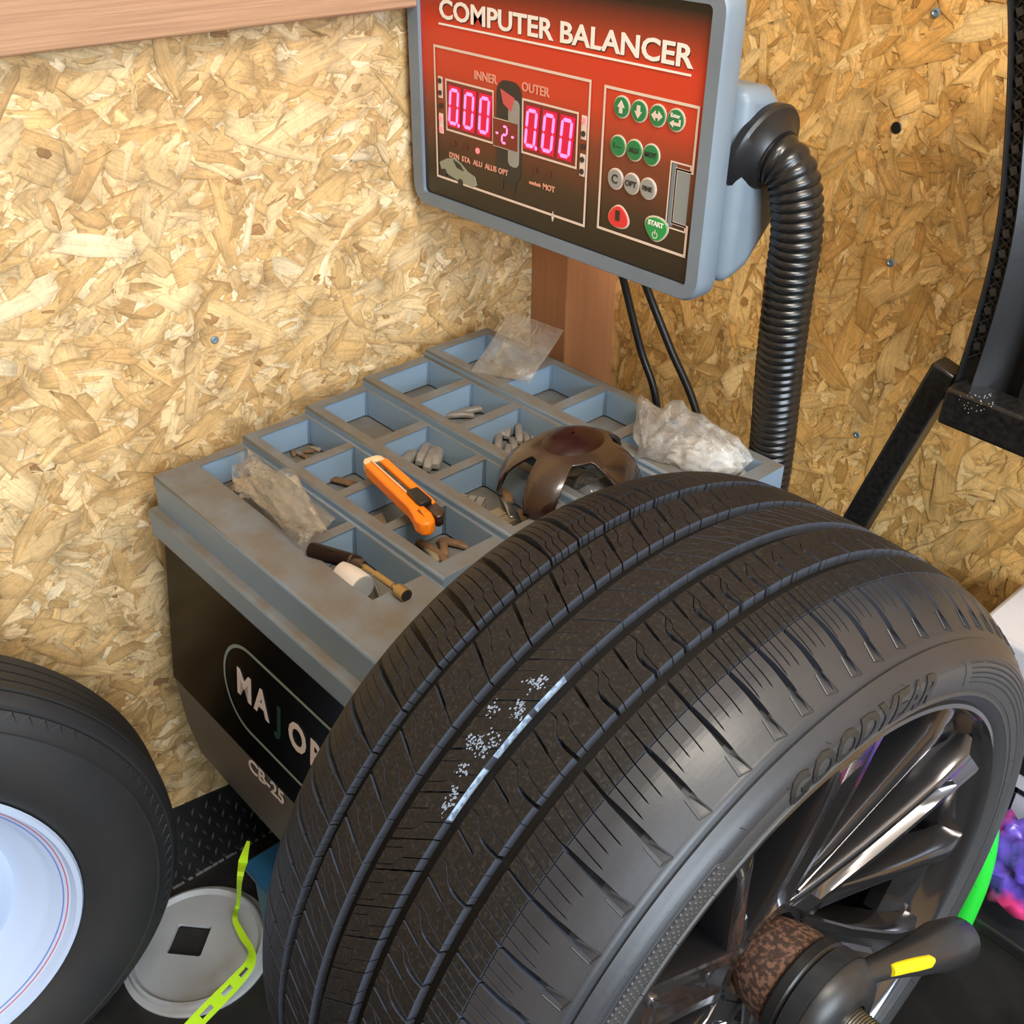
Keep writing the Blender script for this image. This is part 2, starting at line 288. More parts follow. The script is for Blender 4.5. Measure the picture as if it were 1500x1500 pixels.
bm = bmesh.new()
for y in np.arange(.16, .52, .012): box(bm, wx(y) + .003, wx(y) + .007, y, y + random.uniform(.004, .015), -1.2995, -1.297)
obj('worn_edge', bm, mat('scuffed edge', (.20, .19, .18), .6), kb, kind='stuff', smooth=False)

# timber
obj('trim_1', B(wx(0) - .0, -1.008, Y0, YB - .12, -.181, -.06), m_wood, kind='structure', bevel=.003)
obj('trim_2', B(-1.046, -.964, .985, YB, -1.3, .9), m_post, kind='structure', bevel=.002)
def screw(parent, c, n, r=.0047):
    n = Vector(n); u, w = frame_of(n); bm = bmesh.new(); lathe(bm, [(.0016, r), (.0032, r * .9), (.0036, r * .55), (.0026, r * .4), (.0024, .0002)], c, n, u, 20)
    obj('screw', bm, m_screw, parent)
r_ = ray(313, 497); k_ = (-1.055 - YAW * .33) / (r_.x - YAW * r_.y); screw(wl, r_ * k_, (cy, -YAW * cy, 0))
for u_, v_ in ((1372, 18), (1306, 384), (1257, 636)): screw(wb, on_y(u_, v_, YB), (0, -1, 0), .0048 if v_ < 500 else .004)
c_ = on_y(1314, 187, YB); bm = bmesh.new(); lathe(bm, [(.0015, .0063), (.0027, .0055), (.0029, .0002)], c_, (0, -1, 0), (1, 0, 0), 24); obj('plug', bm, m_black, wb, label='round black plug')

# ------------------------------------------------------------------ wheel balancer (cabinet, weight tray, display head, hose)
bal = thing('wheel_balancer', (-.76, .62, -1.3), 'grey and black wheel balancer with a weight tray on top and a red display head', 'machine')
LZ = [-.6127, -.604, -.5955, -.5855, -.577]; LY = [.387, .4995, .5855, .6695, .767, .8745]
X0, X1 = -1.0, -.523; DEP = .034
cells = [  # per level: compartments (x0, x1, y0, y1)
    [(-.988, -.783, .437, .4955), (-.775, -.660, .437, .4955)],
    [(-.988, -.905, .513, .5815), (-.897, -.826, .513, .5815), (-.818, -.743, .513, .5815), (-.735, -.655, .513, .5815)],
    [(-.988, -.878, .600, .6655), (-.868, -.776, .600, .6655), (-.768, -.645, .600, .6655), (-.632, -.54, .600, .6655)],
    [(-.988, -.914, .682, .763), (-.904, -.828, .682, .763), (-.818, -.735, .682, .763), (-.725, -.640, .682, .763), (-.630, -.54, .682, .763)],
    [(-.988, -.873, .783, .860), (-.864, -.781, .783, .860), (-.771, -.690, .783, .860), (-.680, -.538, .783, .860)]]
bm = bmesh.new()
BOT = -.652
for lv in range(5):
    z = LZ[lv]; y0, y1 = LY[lv], LY[lv + 1]; cs = cells[lv]; zf = z - DEP; dr = .004
    xr = X1 if lv >= 2 else (-.636 if lv == 1 else -.60)
    xr = {0: -.585, 1: -.636, 2: -.60, 3: X1, 4: X1}[lv]
    ca, cb = cs[0][2], cs[0][3]
    # vertical fine outline of each compartment with rounded corners
    def Q(p): bm.faces.new([bm.verts.new(v) for v in p])
    Q([(X0, y0, z), (xr, y0, z), (xr, ca, z), (X0, ca, z)]); Q([(X0, cb, z), (xr, cb, z), (xr, y1, z), (X0, y1, z)])
    xs = [X0] + [v for c in cs if c[1] < xr + .001 for v in (c[0], c[1])] + [xr]
    for k in range(0, len(xs), 2): Q([(xs[k], ca, z), (xs[k + 1], ca, z), (xs[k + 1], cb, z), (xs[k], cb, z)])
    for c in cs:
        if c[1] > xr: continue
        a = [(c[0], c[2]), (c[1], c[2]), (c[1], c[3]), (c[0], c[3])]; b = [(c[0] + dr, c[2] + dr), (c[1] - dr, c[2] + dr), (c[1] - dr, c[3] - dr), (c[0] + dr, c[3] - dr)]
        for k in range(4):
            k2 = (k + 1) % 4; Q([(*a[k2], z), (*a[k], z), (*b[k], zf), (*b[k2], zf)])
        Q([(*p, zf) for p in b])
    # outer sides and risers
    Q([(X0, y0, BOT), (X0, y0, z), (X0, y1, z), (X0, y1, BOT)]); Q([(xr, y0, z), (xr, y0, BOT), (xr, y1, BOT), (xr, y1, z)])
    zprev = BOT if lv == 0 else LZ[lv - 1]; Q([(X0, y0, zprev), (xr, y0, zprev), (xr, y0, z), (X0, y0, z)])
    xp = {1: -.585, 2: -.636, 3: -.60}.get(lv)
    if xp is not None and xr > xp: Q([(xp, y0, -.623), (xr, y0, -.623), (xr, y0, zprev), (xp, y0, zprev)])
Q([(X0, LY[5], BOT), (X0, LY[5], LZ[4]), (X1, LY[5], LZ[4]), (X1, LY[5], BOT)])
Q([(X0, LY[0], BOT), (X0, LY[5], BOT), (X1, LY[5], BOT), (X1, LY[0], BOT)])
# lower ledge on the right of the first three levels
for a, b in ((-.585, LY[0]),): pass
for x0_, y0_, y1_ in ((-.585, LY[0], LY[1]), (-.636, LY[1], LY[2]), (-.60, LY[2], LY[3])):
    Q([(x0_, y0_, -.623), (X1, y0_, -.623), (X1, y1_, -.623), (x0_, y1_, -.623)]); Q([(X1, y0_, -.623), (X1, y0_, BOT), (X1, y1_, BOT), (X1, y1_, -.623)])
Q([(-.585, LY[0], BOT), (X1, LY[0], BOT), (X1, LY[0], -.623), (-.585, LY[0], -.623)])
bmesh.ops.remove_doubles(bm, verts=bm.verts, dist=.0002)
tray = obj('weight_tray', bm, m_tray, bal, bevel=.0028, seg=3, ang=50)
tray.modifiers['bevel'].angle_limit = math.radians(25)
# lid skirt with lower rim
bm = bmesh.new()
def skirt(x0, x1, y0, y1, z0, z1, e=.0):
    return B(x0, x1, y0, y1, z0, z1)
obj('lid_rim', B(-1.006, -.516, .376, .882, -.688, -.652), m_tray, bal, bevel=.004)
# cabinet body: side profile (y, z)
prof = [(.386, -.686), (.362, -.885), (.366, -.96), (.375, -1.02), (.400, -1.09), (.44, -1.135), (.50, -1.16), (.80, -1.16), (.86, -1.10), (.872, -.686)]
obj('cabinet', prism([(-.998, y, z) for y, z in prof], (.47, 0, 0)), m_cab, bal, bevel=.006)
obj('foot_column', B(-.93, -.60, .50, .80, -1.3, -1.15), m_black, bal, bevel=.01)
# decal on front face (lies on the sloped face)
def face_pt(x, z, off=.0008): t = (-.686 - z) / .199; return Vector((x, .386 - .024 * t - off, z))
def decal(pts, m, name, par, off, label=None):
    bm = bmesh.new(); vs = [bm.verts.new(face_pt(x, z, off)) for x, z in pts]; bm.faces.new(vs); bmesh.ops.solidify(bm, geom=bm.faces[:], thickness=.0003)
    bmesh.ops.recalc_face_normals(bm, faces=bm.faces); return obj(name, bm, m, par, label=label, smooth=False)
dec = decal([(-.994, -.883), (-.532, -.883), (-.532, -.692), (-.994, -.692)], m_decal, 'front_decal', bal, .0008, 'glossy black front decal')
def text_on_face(s, x, z, size, m, name, xs=1, bold=0):
    v, f = text_mesh(s, size, .0002, bold, xs); vs = [face_pt(x + a, z + b, .0016 + c) for a, b, c in v]; return obj(name, (vs, f), m, dec, smooth=False)
for i, ch in enumerate('MAJOR'):
    text_on_face(ch, -.824 + i * .0345, -.791, .046, m_dkgreen if ch == 'J' else m_pale, 'letter', .88, .0014)
text_on_face('CB-25', -.782, -.893, .024, m_pale, 'letter', 1.2, .0004)
op = roundrect(-.868, -.585, -.848, -.737, .055, 10); ip = roundrect(-.864, -.589, -.844, -.741, .051, 10)
bm = bmesh.new(); A_ = [bm.verts.new(face_pt(x, z, .0015)) for x, z in op]; B_ = [bm.verts.new(face_pt(x, z, .0015)) for x, z in ip]
for k in range(len(A_)): bm.faces.new((A_[k], A_[(k + 1) % len(A_)], B_[(k + 1) % len(A_)], B_[k]))
obj('oval_outline', bm, m_line, dec, smooth=False)
# spindle housing
C = Vector((-.2135, .5123, -.7748)); NX = Vector((.99838, -.05555, .01234)); WW = Vector((-.012318, .000685, .999924)); VV = Vector((.055551, .998456, 0))
obj('shaft', TUBE([C - NX * .33, C + NX * .125], .018, 32), m_steel, bal)
thr = bmesh.new(); lathe(thr, [(.03 + i * .0011, .0188 if i % 2 else .0168) for i in range(90)], C, NX, VV, 32); obj('shaft_thread', thr, mat('oiled thread', (.10, .075, .03), .3, .9), bal, ang=10)
obj('backing_flange', capends(lathe(bmesh.new(), [(-.31, .05), (-.30, .09), (-.13, .095), (-.12, .085), (-.115, .03)], C, NX, VV, 48)), m_black, bal)

# ---- display head
YP = .78
def pp(x, z, d=0): return Vector((x * YP, YP - d, z * YP))   # panel coordinates as measured at y=1
hd_out = roundrect(-1.317, -.757, -.507, -.150, .028); hd_in = roundrect(-1.291, -.778, -.487, -.172, .007)
def loops(bm, lps):
    rs = [[bm.verts.new(p) for p in l] for l in lps]; n = len(rs[0])
    for a, b in zip(rs, rs[1:]):
        for k in range(n): bm.faces.new((a[k], a[(k + 1) % n], b[(k + 1) % n], b[k]))
    return rs
def shrink(l, s):
    cx = sum(p[0] for p in l) / len(l); cz = sum(p[1] for p in l) / len(l); return [(p[0] + (cx - p[0]) * s * .9, p[1] + (cz - p[1]) * s * 1.4) for p in l]
bm = bmesh.new()
rs = loops(bm, [[pp(x, z, -.032) for x, z in shrink(hd_out, .03)], [pp(x, z, -.024) for x, z in hd_out], [pp(x, z, -.004) for x, z in hd_out], [pp(x, z, 0) for x, z in shrink(hd_out, .012)], [pp(x, z, 0) for x, z in hd_in], [pp(x, z, -.006) for x, z in hd_in]])
bm.faces.new(rs[0]); bm.faces.new(rs[-1][::-1]); bmesh.ops.recalc_face_normals(bm, faces=bm.faces)
head = obj('display_housing', bm, m_grey, bal, ang=40)
prof = [(.812, -.20), (.855, -.205), (.888, -.235), (.895, -.29), (.885, -.335), (.85, -.372), (.812, -.385)]
obj('rear_housing', prism([(-.94, y, z) for y, z in prof], (.355, 0, 0)), m_grey, bal, bevel=.014, seg=4)
# printed face
fm = mat('printed panel', (.5, .02, .01), .24, spec=.45); N_ = fm.node_tree.nodes; L_ = fm.node_tree.links
tc = N_.new('ShaderNodeTexCoord'); sp = N_.new('ShaderNodeSeparateXYZ'); L_.new(tc.outputs['Generated'], sp.inputs[0]); rp = N_.new('ShaderNodeValToRGB'); L_.new(sp.outputs['Z'], rp.inputs[0]); L_.new(rp.outputs[0], N_['Principled BSDF'].inputs['Base Color'])
cr = rp.color_ramp; cr.elements[0].position = .03; cr.elements[0].color = (.016, .013, .009, 1); cr.elements[1].position = .97; cr.elements[1].color = (.012, .010, .008, 1)
for p, c in ((.20, (.045, .026, .014)), (.42, (.20, .045, .018)), (.58, (.56, .045, .016)), (.76, (.60, .040, .014)), (.86, (.30, .035, .014))): e = cr.elements.new(p); e.color = (*c, 1)
face = obj('face_panel', prism([pp(x, z, -.0055) for x, z in hd_in], (0, -.0012, 0)), fm, head, label='red face print fading to black at top and bottom', smooth=False)
PD = -.0040
def flat(name, pts, m, par=None, d=PD, th=.0005, label=None):
    return obj(name, prism([pp(x, z, d) for x, z in pts], (0, -th, 0)), m, par or head, smooth=False, label=label)
def ptext(s, x, z, size, m, xs=1, bold=0, d=PD + .0004, par=None, name='lettering', shear=0):
    v, f = text_mesh(s, size, .0002, bold, xs, shear); return obj(name, ([pp(x, z, d) + Vector((a, -c, b)) for a, b, c in v], f), m, par or head, smooth=False)
def outline(pts, t, m, name='printed_line'):
    bm = bmesh.new(); n = len(pts); io = []
    for sg in (-.5, .5):
        row = []
        for i in range(n):
            p0, p1, p2 = (Vector((*pts[k % n], 0)) for k in (i - 1, i, i + 1)); d0, d1 = (p1 - p0).normalized(), (p2 - p1).normalized()
            n0, n1 = Vector((-d0.y, d0.x, 0)), Vector((-d1.y, d1.x, 0)); mi = (n0 + n1).normalized(); l = t * sg / max(.3, mi.dot(n0)); q = p1 + mi * l; row.append(bm.verts.new(pp(q.x, q.y, PD + .0005)))
        io.append(row)
    for k in range(n): bm.faces.new((io[0][k], io[0][(k + 1) % n], io[1][(k + 1) % n], io[1][k]))
    return obj(name, bm, m, head, smooth=False)
m_print = mat('cream print', (.74, .60, .50), .5); m_printw = mat('white print', (.85, .80, .72), .5); m_printp = mat('peach print', (.75, .32, .22), .5)
ptext('COMPUTER BALANCER', -1.026, -.2295, .0262, m_printw, 1.265, .0006)
ptext('COMPUTER BALANCER', -1.0245, -.2312, .0262, mat('black drop shadow', (.01, .008, .006), .5), 1.265, 0, d=PD + .0001)
flat('title_rule', [(-1.250, -.2485), (-.803, -.2485), (-.803, -.2460), (-1.250, -.2460)], m_printw, d=PD + .0002)
outline([(-1.261, -.277), (-.957, -.277), (-.957, -.457), (-1.261, -.457)], .0034, m_print)
outline([(-.932, -.279), (-.787, -.279), (-.787, -.352), (-.811, -.352), (-.811, -.416), (-.787, -.416), (-.787, -.452), (-.932, -.452)], .0034, m_print)
flat('bare_window', [(-.811, -.352), (-.790, -.352), (-.790, -.416), (-.811, -.416)], mat('bare grey strip', (.24, .27, .27), .5), d=PD - .0002)
flat('bare_window', [(-.818, -.347), (-.811, -.347), (-.811, -.421), (-.818, -.421)], m_grey, d=PD - .0003)
outline([(-.820, -.345), (-.790, -.345), (-.790, -.352), (-.811, -.352), (-.811, -.416), (-.790, -.416), (-.790, -.423), (-.820, -.423)], .002, m_print)
# seven segment windows
m_win = mat('display window', (.10, .018, .010), .2, emit=(.5, .02, .02), estr=.12); m_seg = mat('lit red segment', (.9, .1, .3), .4, emit=(1, .15, .36), estr=1.5); m_halo = mat('glowing digit field', (.3, .0, .03), .3, emit=(1, .0, .05), estr=.30)
def digit(cx, cz, w, h, segs, t, name='digit', dot=False, halo=True):
    sk = .10; d = d_ = PD + .0018
    if halo: flat('digit_field', [(cx - w * .55 + sk * z_, cz + z_) for z_ in (0,)] and [(cx - w * .62 - h * .5 * sk, cz - h * .56), (cx + w * .62 - h * .5 * sk, cz - h * .56), (cx + w * .62 + h * .5 * sk, cz + h * .56), (cx - w * .62 + h * .5 * sk, cz + h * .56)], m_halo, d=PD + .0007)
    bm = bmesh.new(); S_ = {'a': (0, .5, 1), 'g': (0, 0, 1), 'd': (0, -.5, 1), 'f': (-.5, .25, 0), 'b': (.5, .25, 0), 'e': (-.5, -.25, 0), 'c': (.5, -.25, 0)}
    for s_ in segs:
        x, z, hor = S_[s_]; x *= w - t; z *= h - t; L2 = (w - t) / 2 - t * .12 if hor else (h - t) / 4 - t * .12; hw = t / 2
        q = [(-L2, 0), (-L2 + hw, hw), (L2 - hw, hw), (L2, 0), (L2 - hw, -hw), (-L2 + hw, -hw)]
        if not hor: q = [(b_, a_) for a_, b_ in q][::-1]
        q = [(cx + x + a_ + (z + b_) * sk, cz + z + b_) for a_, b_ in q]; v = [bm.verts.new(pp(x_, z_, d)) for x_, z_ in q]; bm.faces.new(v)
    if dot:
        q = [(cx + w * .60 + t * .6 * math.cos(k * PI / 4) - h * .05, cz - h * .47 + t * .6 * math.sin(k * PI / 4)) for k in range(8)]; bm.faces.new([bm.verts.new(pp(x_, z_, d)) for x_, z_ in q])
    obj(name, bm, m_seg, head, smooth=False)
for (x0_, x1_, z0_, z1_) in ((-1.237, -1.137, -.386, -.318), (-1.078, -.976, -.386, -.318)):
    flat('display_window', [(x0_, z0_), (x1_, z0_), (x1_, z1_), (x0_, z1_)], m_win, d=PD, th=.0004); outline([(x0_, z0_), (x1_, z0_), (x1_, z1_), (x0_, z1_)], .0028, m_print, 'window_frame')
    for k in range(3): digit(x0_ + .018 + k * .0325, (z0_ + z1_) / 2, .0215, .050, 'abcdef', .0048, dot=(k == 0))
# balancer picture, small middle window
m_ic1 = mat('picture dark', (.03, .026, .022), .5); m_ic2 = mat('picture grey', (.30, .29, .26), .5); m_ic3 = mat('picture red', (.6, .09, .09), .5)
flat('machine_picture', roundrect(-1.130, -1.080, -.432, -.300, .018, 5), m_ic1, d=PD - .0001); flat('picture_highlight', roundrect(-1.106, -1.084, -.410, -.322, .008, 4), m_ic2, d=PD + .0002)
flat('picture_red', [(-1.122, -.312), (-1.094, -.320), (-1.100, -.338), (-1.116, -.330)], m_ic3, d=PD + .0004)
flat('picture_leg', [(-1.122, -.445), (-1.117, -.445), (-1.115, -.430), (-1.121, -.430)], m_ic1); flat('picture_leg', [(-1.097, -.445), (-1.092, -.445), (-1.090, -.430), (-1.096, -.430)], m_ic1)
flat('display_window', [(-1.136, -.388), (-1.087, -.388), (-1.087, -.352), (-1.136, -.352)], m_win, d=PD + .0003); outline([(-1.136, -.388), (-1.087, -.388), (-1.087, -.352), (-1.136, -.352)], .0022, m_print, 'window_frame')
digit(-1.112, -.370, .012, .025, 'abged', .0032, halo=False, name='digit'); digit(-1.127, -.370, .010, .025, 'g', .003, halo=False); digit(-1.0955, -.370, .010, .025, 'g', .003, halo=False)
ptext('INNER', -1.153, -.303, .0125, m_printp, 1, .0002); ptext('OUTER', -1.055, -.303, .0125, m_printp, 1, .0002)
m_ledoff = mat('unlit lamp', (.09, .02, .012), .3); m_ledon = mat('lit lamp', (.9, .1, .1), .3, emit=(1, .10, .12), estr=1.4)
def disc(x, z, r, m, name, d=PD, th=.0008, n=18, sz=1.0, label=None): return flat(name, [(x + r * math.cos(2 * PI * k / n), z + r * sz * math.sin(2 * PI * k / n)) for k in range(n)], m, d=d, th=th, label=label)
for xc, pts in ((-1.250, (-.322, -.338, -.356, -.373, -.388)), (-.965, (-.325, -.341, -.357, -.373, -.388))):
    flat('lamp_strip', [(xc - .0045, pts[1] - .007), (xc + .0045, pts[1] - .007), (xc + .0045, pts[0] + .006), (xc - .0045, pts[0] + .006)], m_print); flat('lamp_strip', [(xc - .0045, pts[4] - .006), (xc + .0045, pts[4] - .006), (xc + .0045, pts[3] + .007), (xc - .0045, pts[3] + .007)], m_print)
    for k, z_ in enumerate(pts): disc(xc, z_, .0036, m_ledon if (xc < -1.1 and k > 2) or (xc > -1 and k == 0) else m_ic1, 'lamp', d=PD + .0006)
for x_, s_, on in ((-1.222, 'DYN', 0), (-1.196, 'STA', 0), (-1.170, 'ALU', 1), (-1.142, 'ALUS', 0), (-1.116, 'OPT', 0)):
    if x_ < -1.16: disc(x_, -.403, .0040, m_ledon if on else m_ledoff, 'lamp')
    ptext(s_, x_, -.421, .0082, m_printp, 1, .0002)
for x_, s_ in ((-1.052, 'mm/inch'), (-1.025, 'MOT')): disc(x_, -.405 - (.0), .0038, m_ledoff, 'lamp'); ptext(s_, x_, -.423, .0082 if s_ == 'MOT' else .005, m_printp, 1, .0002)
# car picture
flat('car_picture', [(-1.256, -.436), (-1.240, -.428), (-1.222, -.423), (-1.207, -.428), (-1.192, -.437), (-1.176, -.441), (-1.172, -.452), (-1.180, -.457), (-1.205, -.456), (-1.232, -.451), (-1.252, -.445)], mat('car print', (.28, .29, .22), .5), label='small sports car printed in grey green')
flat('car_window_picture', [(-1.224, -.426), (-1.208, -.430), (-1.200, -.438), (-1.216, -.436)], m_ic1, d=PD + .0004)
for x_, z_ in ((-1.245, -.449), (-1.208, -.456)): disc(x_, z_, .0055, m_ic1, 'car_wheel_picture', d=PD + .0004)
flat('drop_mark', [(-1.018, -.461), (-1.016, -.452), (-1.014, -.461), (-1.016, -.466)], m_print)
m_btng = mat('green button', (.012, .20, .060), .4); m_btns = mat('silver button', (.30, .30, .28), .4); m_btnr = mat('red button', (.72, .035, .035), .4); m_btng2 = mat('bright green button', (.015, .30, .07), .4)
def button(x, z, m, s_=None, size=.006, r=.0115, mark=None, lm=None, d0=PD):
    disc(x, z, r + .0018, m_print, 'button_ring', d=d0); b = disc(x, z, r, m, 'button', d=d0 + .0008, th=.0012, n=24)
    if s_: ptext(s_, x, z, size, lm or m_printw, 1, .0002, d=d0 + .0023)
    if mark: flat('button_mark', [(x + a * r, z + b * r) for a, b in mark], lm or m_print, d=d0 + .0021)
UP = [(0, .7), (.5, 0), (.22, 0), (.22, -.6), (-.22, -.6), (-.22, 0), (-.5, 0)]; DN = [(a, -b) for a, b in UP][::-1]; LR = [(-.75, 0), (-.2, .5), (-.2, .2), (.2, .2), (.2, .5), (.75, 0), (.2, -.5), (.2, -.2), (-.2, -.2), (-.2, -.5)]; EN = [(-.7, -.35), (-.2, 0), (-.2, -.2), (.5, -.2), (.5, .15), (.7, .15), (.7, -.5), (-.2, -.5), (-.2, -.7)]
for x_, mk in ((-.903, UP), (-.875, DN), (-.846, LR), (-.818, EN)): button(x_, -.298, m_btng, mark=mk)
ptext('Enter', -.818, -.293, .005, m_printw, 1, .0001, d=PD + .0026)
for x_, s_ in ((-.905, 'I - -'), (-.878, 'ALU'), (-.851, 'MOT')): button(x_, -.344, m_btng, s_, .0065, lm=m_ic1)
for x_, s_, q in ((-.906, 'C', .012), (-.879, 'OPT', .0075), (-.852, 'FINE', .006)): button(x_, -.3845, m_btns, s_, q, lm=m_ic1)
def tear(x, z, w, m, up):
    pts = []
    for k in range(20):
        a = 2 * PI * k / 20; pts.append((x + w * math.cos(a) * (1 - .28 * math.sin(a) * up), z + w * .85 * math.sin(a)))
    cx = sum(p[0] for p in pts) / 20; flat('button_ring', [(x + (p[0] - x) * 1.14, z + (p[1] - z) * 1.14) for p in pts], m_print); flat('button', pts, m, d=PD + .0008, th=.0012)
tear(-.897, -.430, .0155, m_btnr, 1); flat('button_mark', [(-.9005, -.4345), (-.8935, -.4345), (-.8935, -.4215), (-.9005, -.4215)], m_ic1, d=PD + .0021)
tear(-.834, -.430, .0165, m_btng2, -1); ptext('START', -.834, -.4235, .0065, m_printw, 1, .0002, d=PD + .0023)
bm = bmesh.new()
for k in range(14):
    a0, a1 = [math.radians(120 + 300 * q / 14) for q in (k, k + 1)]; bm.faces.new([bm.verts.new(pp(-.834 + r_ * math.cos(a), -.437 + r_ * math.sin(a), PD + .0023)) for r_, a in ((.0045, a0), (.0045, a1), (.0034, a1), (.0034, a0))])
bm.faces.new([bm.verts.new(pp(x_, z_, PD + .0023)) for x_, z_ in ((-.8346, -.436), (-.8334, -.436), (-.8334, -.4305), (-.8346, -.4305))]); obj('power_mark', bm, m_printw, head, smooth=False)
# hose
hc = Vector((-.592, .852, -.262))
obj('hose_flange', capends(lathe(bmesh.new(), [(-.004, .026), (-.004, .045), (.004, .047), (.007, .045), (.010, .036), (.018, .028)], hc, Vector((.96, .1, -.26)).normalized(), Vector((0, 1, 0)), 40)), m_black, bal)
hp = smooth_path([hc + Vector((.004, 0, 0)), hc + Vector((.028, .003, -.008)), (-.552, .858, -.290), (-.546, .862, -.33), (-.549, .868, -.38), (-.553, .880, -.47), (-.560, .903, -.60), (-.562, .905, -.70), (-.562, .905, -.80)], 60)
def resamp(path, ds):
    out = [path[0]]; acc = 0
    for a, b in zip(path, path[1:]):
        l = (b - a).length; t = ds - acc
        while t <= l: out.append(a.lerp(b, t / l)); t += ds
        acc = (acc + l) % ds
    return out
hp = resamp(hp, .00125)
obj('corrugated_hose', TUBE(hp, lambda s_: .0212 + .0034 * abs(math.cos(PI * s_ / .0087)) ** .6, 40), m_hose, bal, ang=60)
hose_cl = B(-.61, -.515, .885, .95, -.80, -.69); obj('rear_plate', hose_cl, m_black, bal, bevel=.004)
cab_d = [(on_y(895, 345, .895), on_y(912, 405, .92), on_y(938, 510, .935), on_y(962, 592, .94), (-.735, .94, -.75)), (on_y(925, 350, .895), on_y(945, 415, .92), on_y(982, 510, .935), on_y(1022, 610, .94), (-.64, .94, -.75))]
for p_ in cab_d: obj('power_cable', TUBE(smooth_path(p_, 8), .0048, 12), m_black, bal, ang=80)

# ------------------------------------------------------------------ mounted wheel and tyre
wheel = thing('mounted_wheel', (C.x - .12, C.y, C.z - .345), 'large black road tyre on a dark chrome spoked rim mounted on the balancer', 'wheel')
PX = [-.30, -.292, -.285, -.27, -.255, -.235, -.21, -.1475, -.085, -.060, -.040, -.025, -.0065, .004]; PR = [.290, .305, .313, .325, .333, .338, .341, .3426, .341, .338, .333, .325, .3128, .300]
XS = np.linspace(-.30, .004, 305); RS = np.interp(XS, PX, PR); RS = np.convolve(np.pad(RS, 5, 'edge'), np.ones(11) / 11, 'valid')
def rp_(a): return float(np.interp(a, XS, RS))
def WP(a, th, r):   # th in radians
    return C + NX * a + (WW * math.cos(th) + VV * math.sin(th)) * r
DG = .0078
def dep(a): return DG * min(1, max(0, (-.0115 - a) / .025)) * min(1, max(0, (a + .2835) / .02))
prof = [(-.268, .235), (-.268, .262), (-.278, .27), (-.298, .280)]
prof += [(a, rp_(a) - dep(a)) for a in np.linspace(-.297, -.0115, 60)]
prof += [(-.0095, rp_(-.0095)), (-.0078, rp_(-.0078) - .0002), (-.0070, rp_(-.007) - .0022), (-.0060, rp_(-.006) - .0022), (-.0050, rp_(-.005) + .0002), (-.001, .3072), (.0035, .3035), (.0065, .296), (.0072, .290), (.0068, .283), (.0055, .2765), (.0040, .2715), (.0052, .2705), (.0052, .2690), (.0030, .2665), (.0005, .2625), (-.004, .2595), (-.010, .257)]
def lathe_w(prof, seg, close=True):
    vs = []; fs = []; m_ = len(prof); cs = [(math.cos(2 * PI * k / seg), math.sin(2 * PI * k / seg)) for k in range(seg)]
    A = np.array(C)[None] + np.array([p[0] for p in prof])[:, None] * np.array(NX)[None]; rr = np.array([p[1] for p in prof]); cs = np.array(cs)
    D = cs[:, 0:1] * np.array(WW)[None] + cs[:, 1:2] * np.array(VV)[None]
    P = A[:, None, :] + rr[:, None, None] * D[None]; vs = P.reshape(-1, 3)
    for i in range(m_ if close else m_ - 1):
        j = (i + 1) % m_
        for k in range(seg): k2 = (k + 1) % seg; fs.append((i * seg + k, i * seg + k2, j * seg + k2, j * seg + k))
    return vs.tolist(), fs
def sidewall_split(mi):
    pass
v_, f_ = lathe_w(prof, 288)
tyre = obj('tyre', (v_, f_), [m_gfloor_shade, m_side, m_side2], wheel, ang=40)
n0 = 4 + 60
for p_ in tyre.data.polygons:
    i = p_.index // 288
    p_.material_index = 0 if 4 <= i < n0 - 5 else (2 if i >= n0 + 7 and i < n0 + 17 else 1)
bm_ = bmesh.new(); bm_.from_mesh(tyre.data); bmesh.ops.recalc_face_normals(bm_, faces=bm_.faces); bm_.to_mesh(tyre.data); bm_.free(); finish(tyre.data, 40)
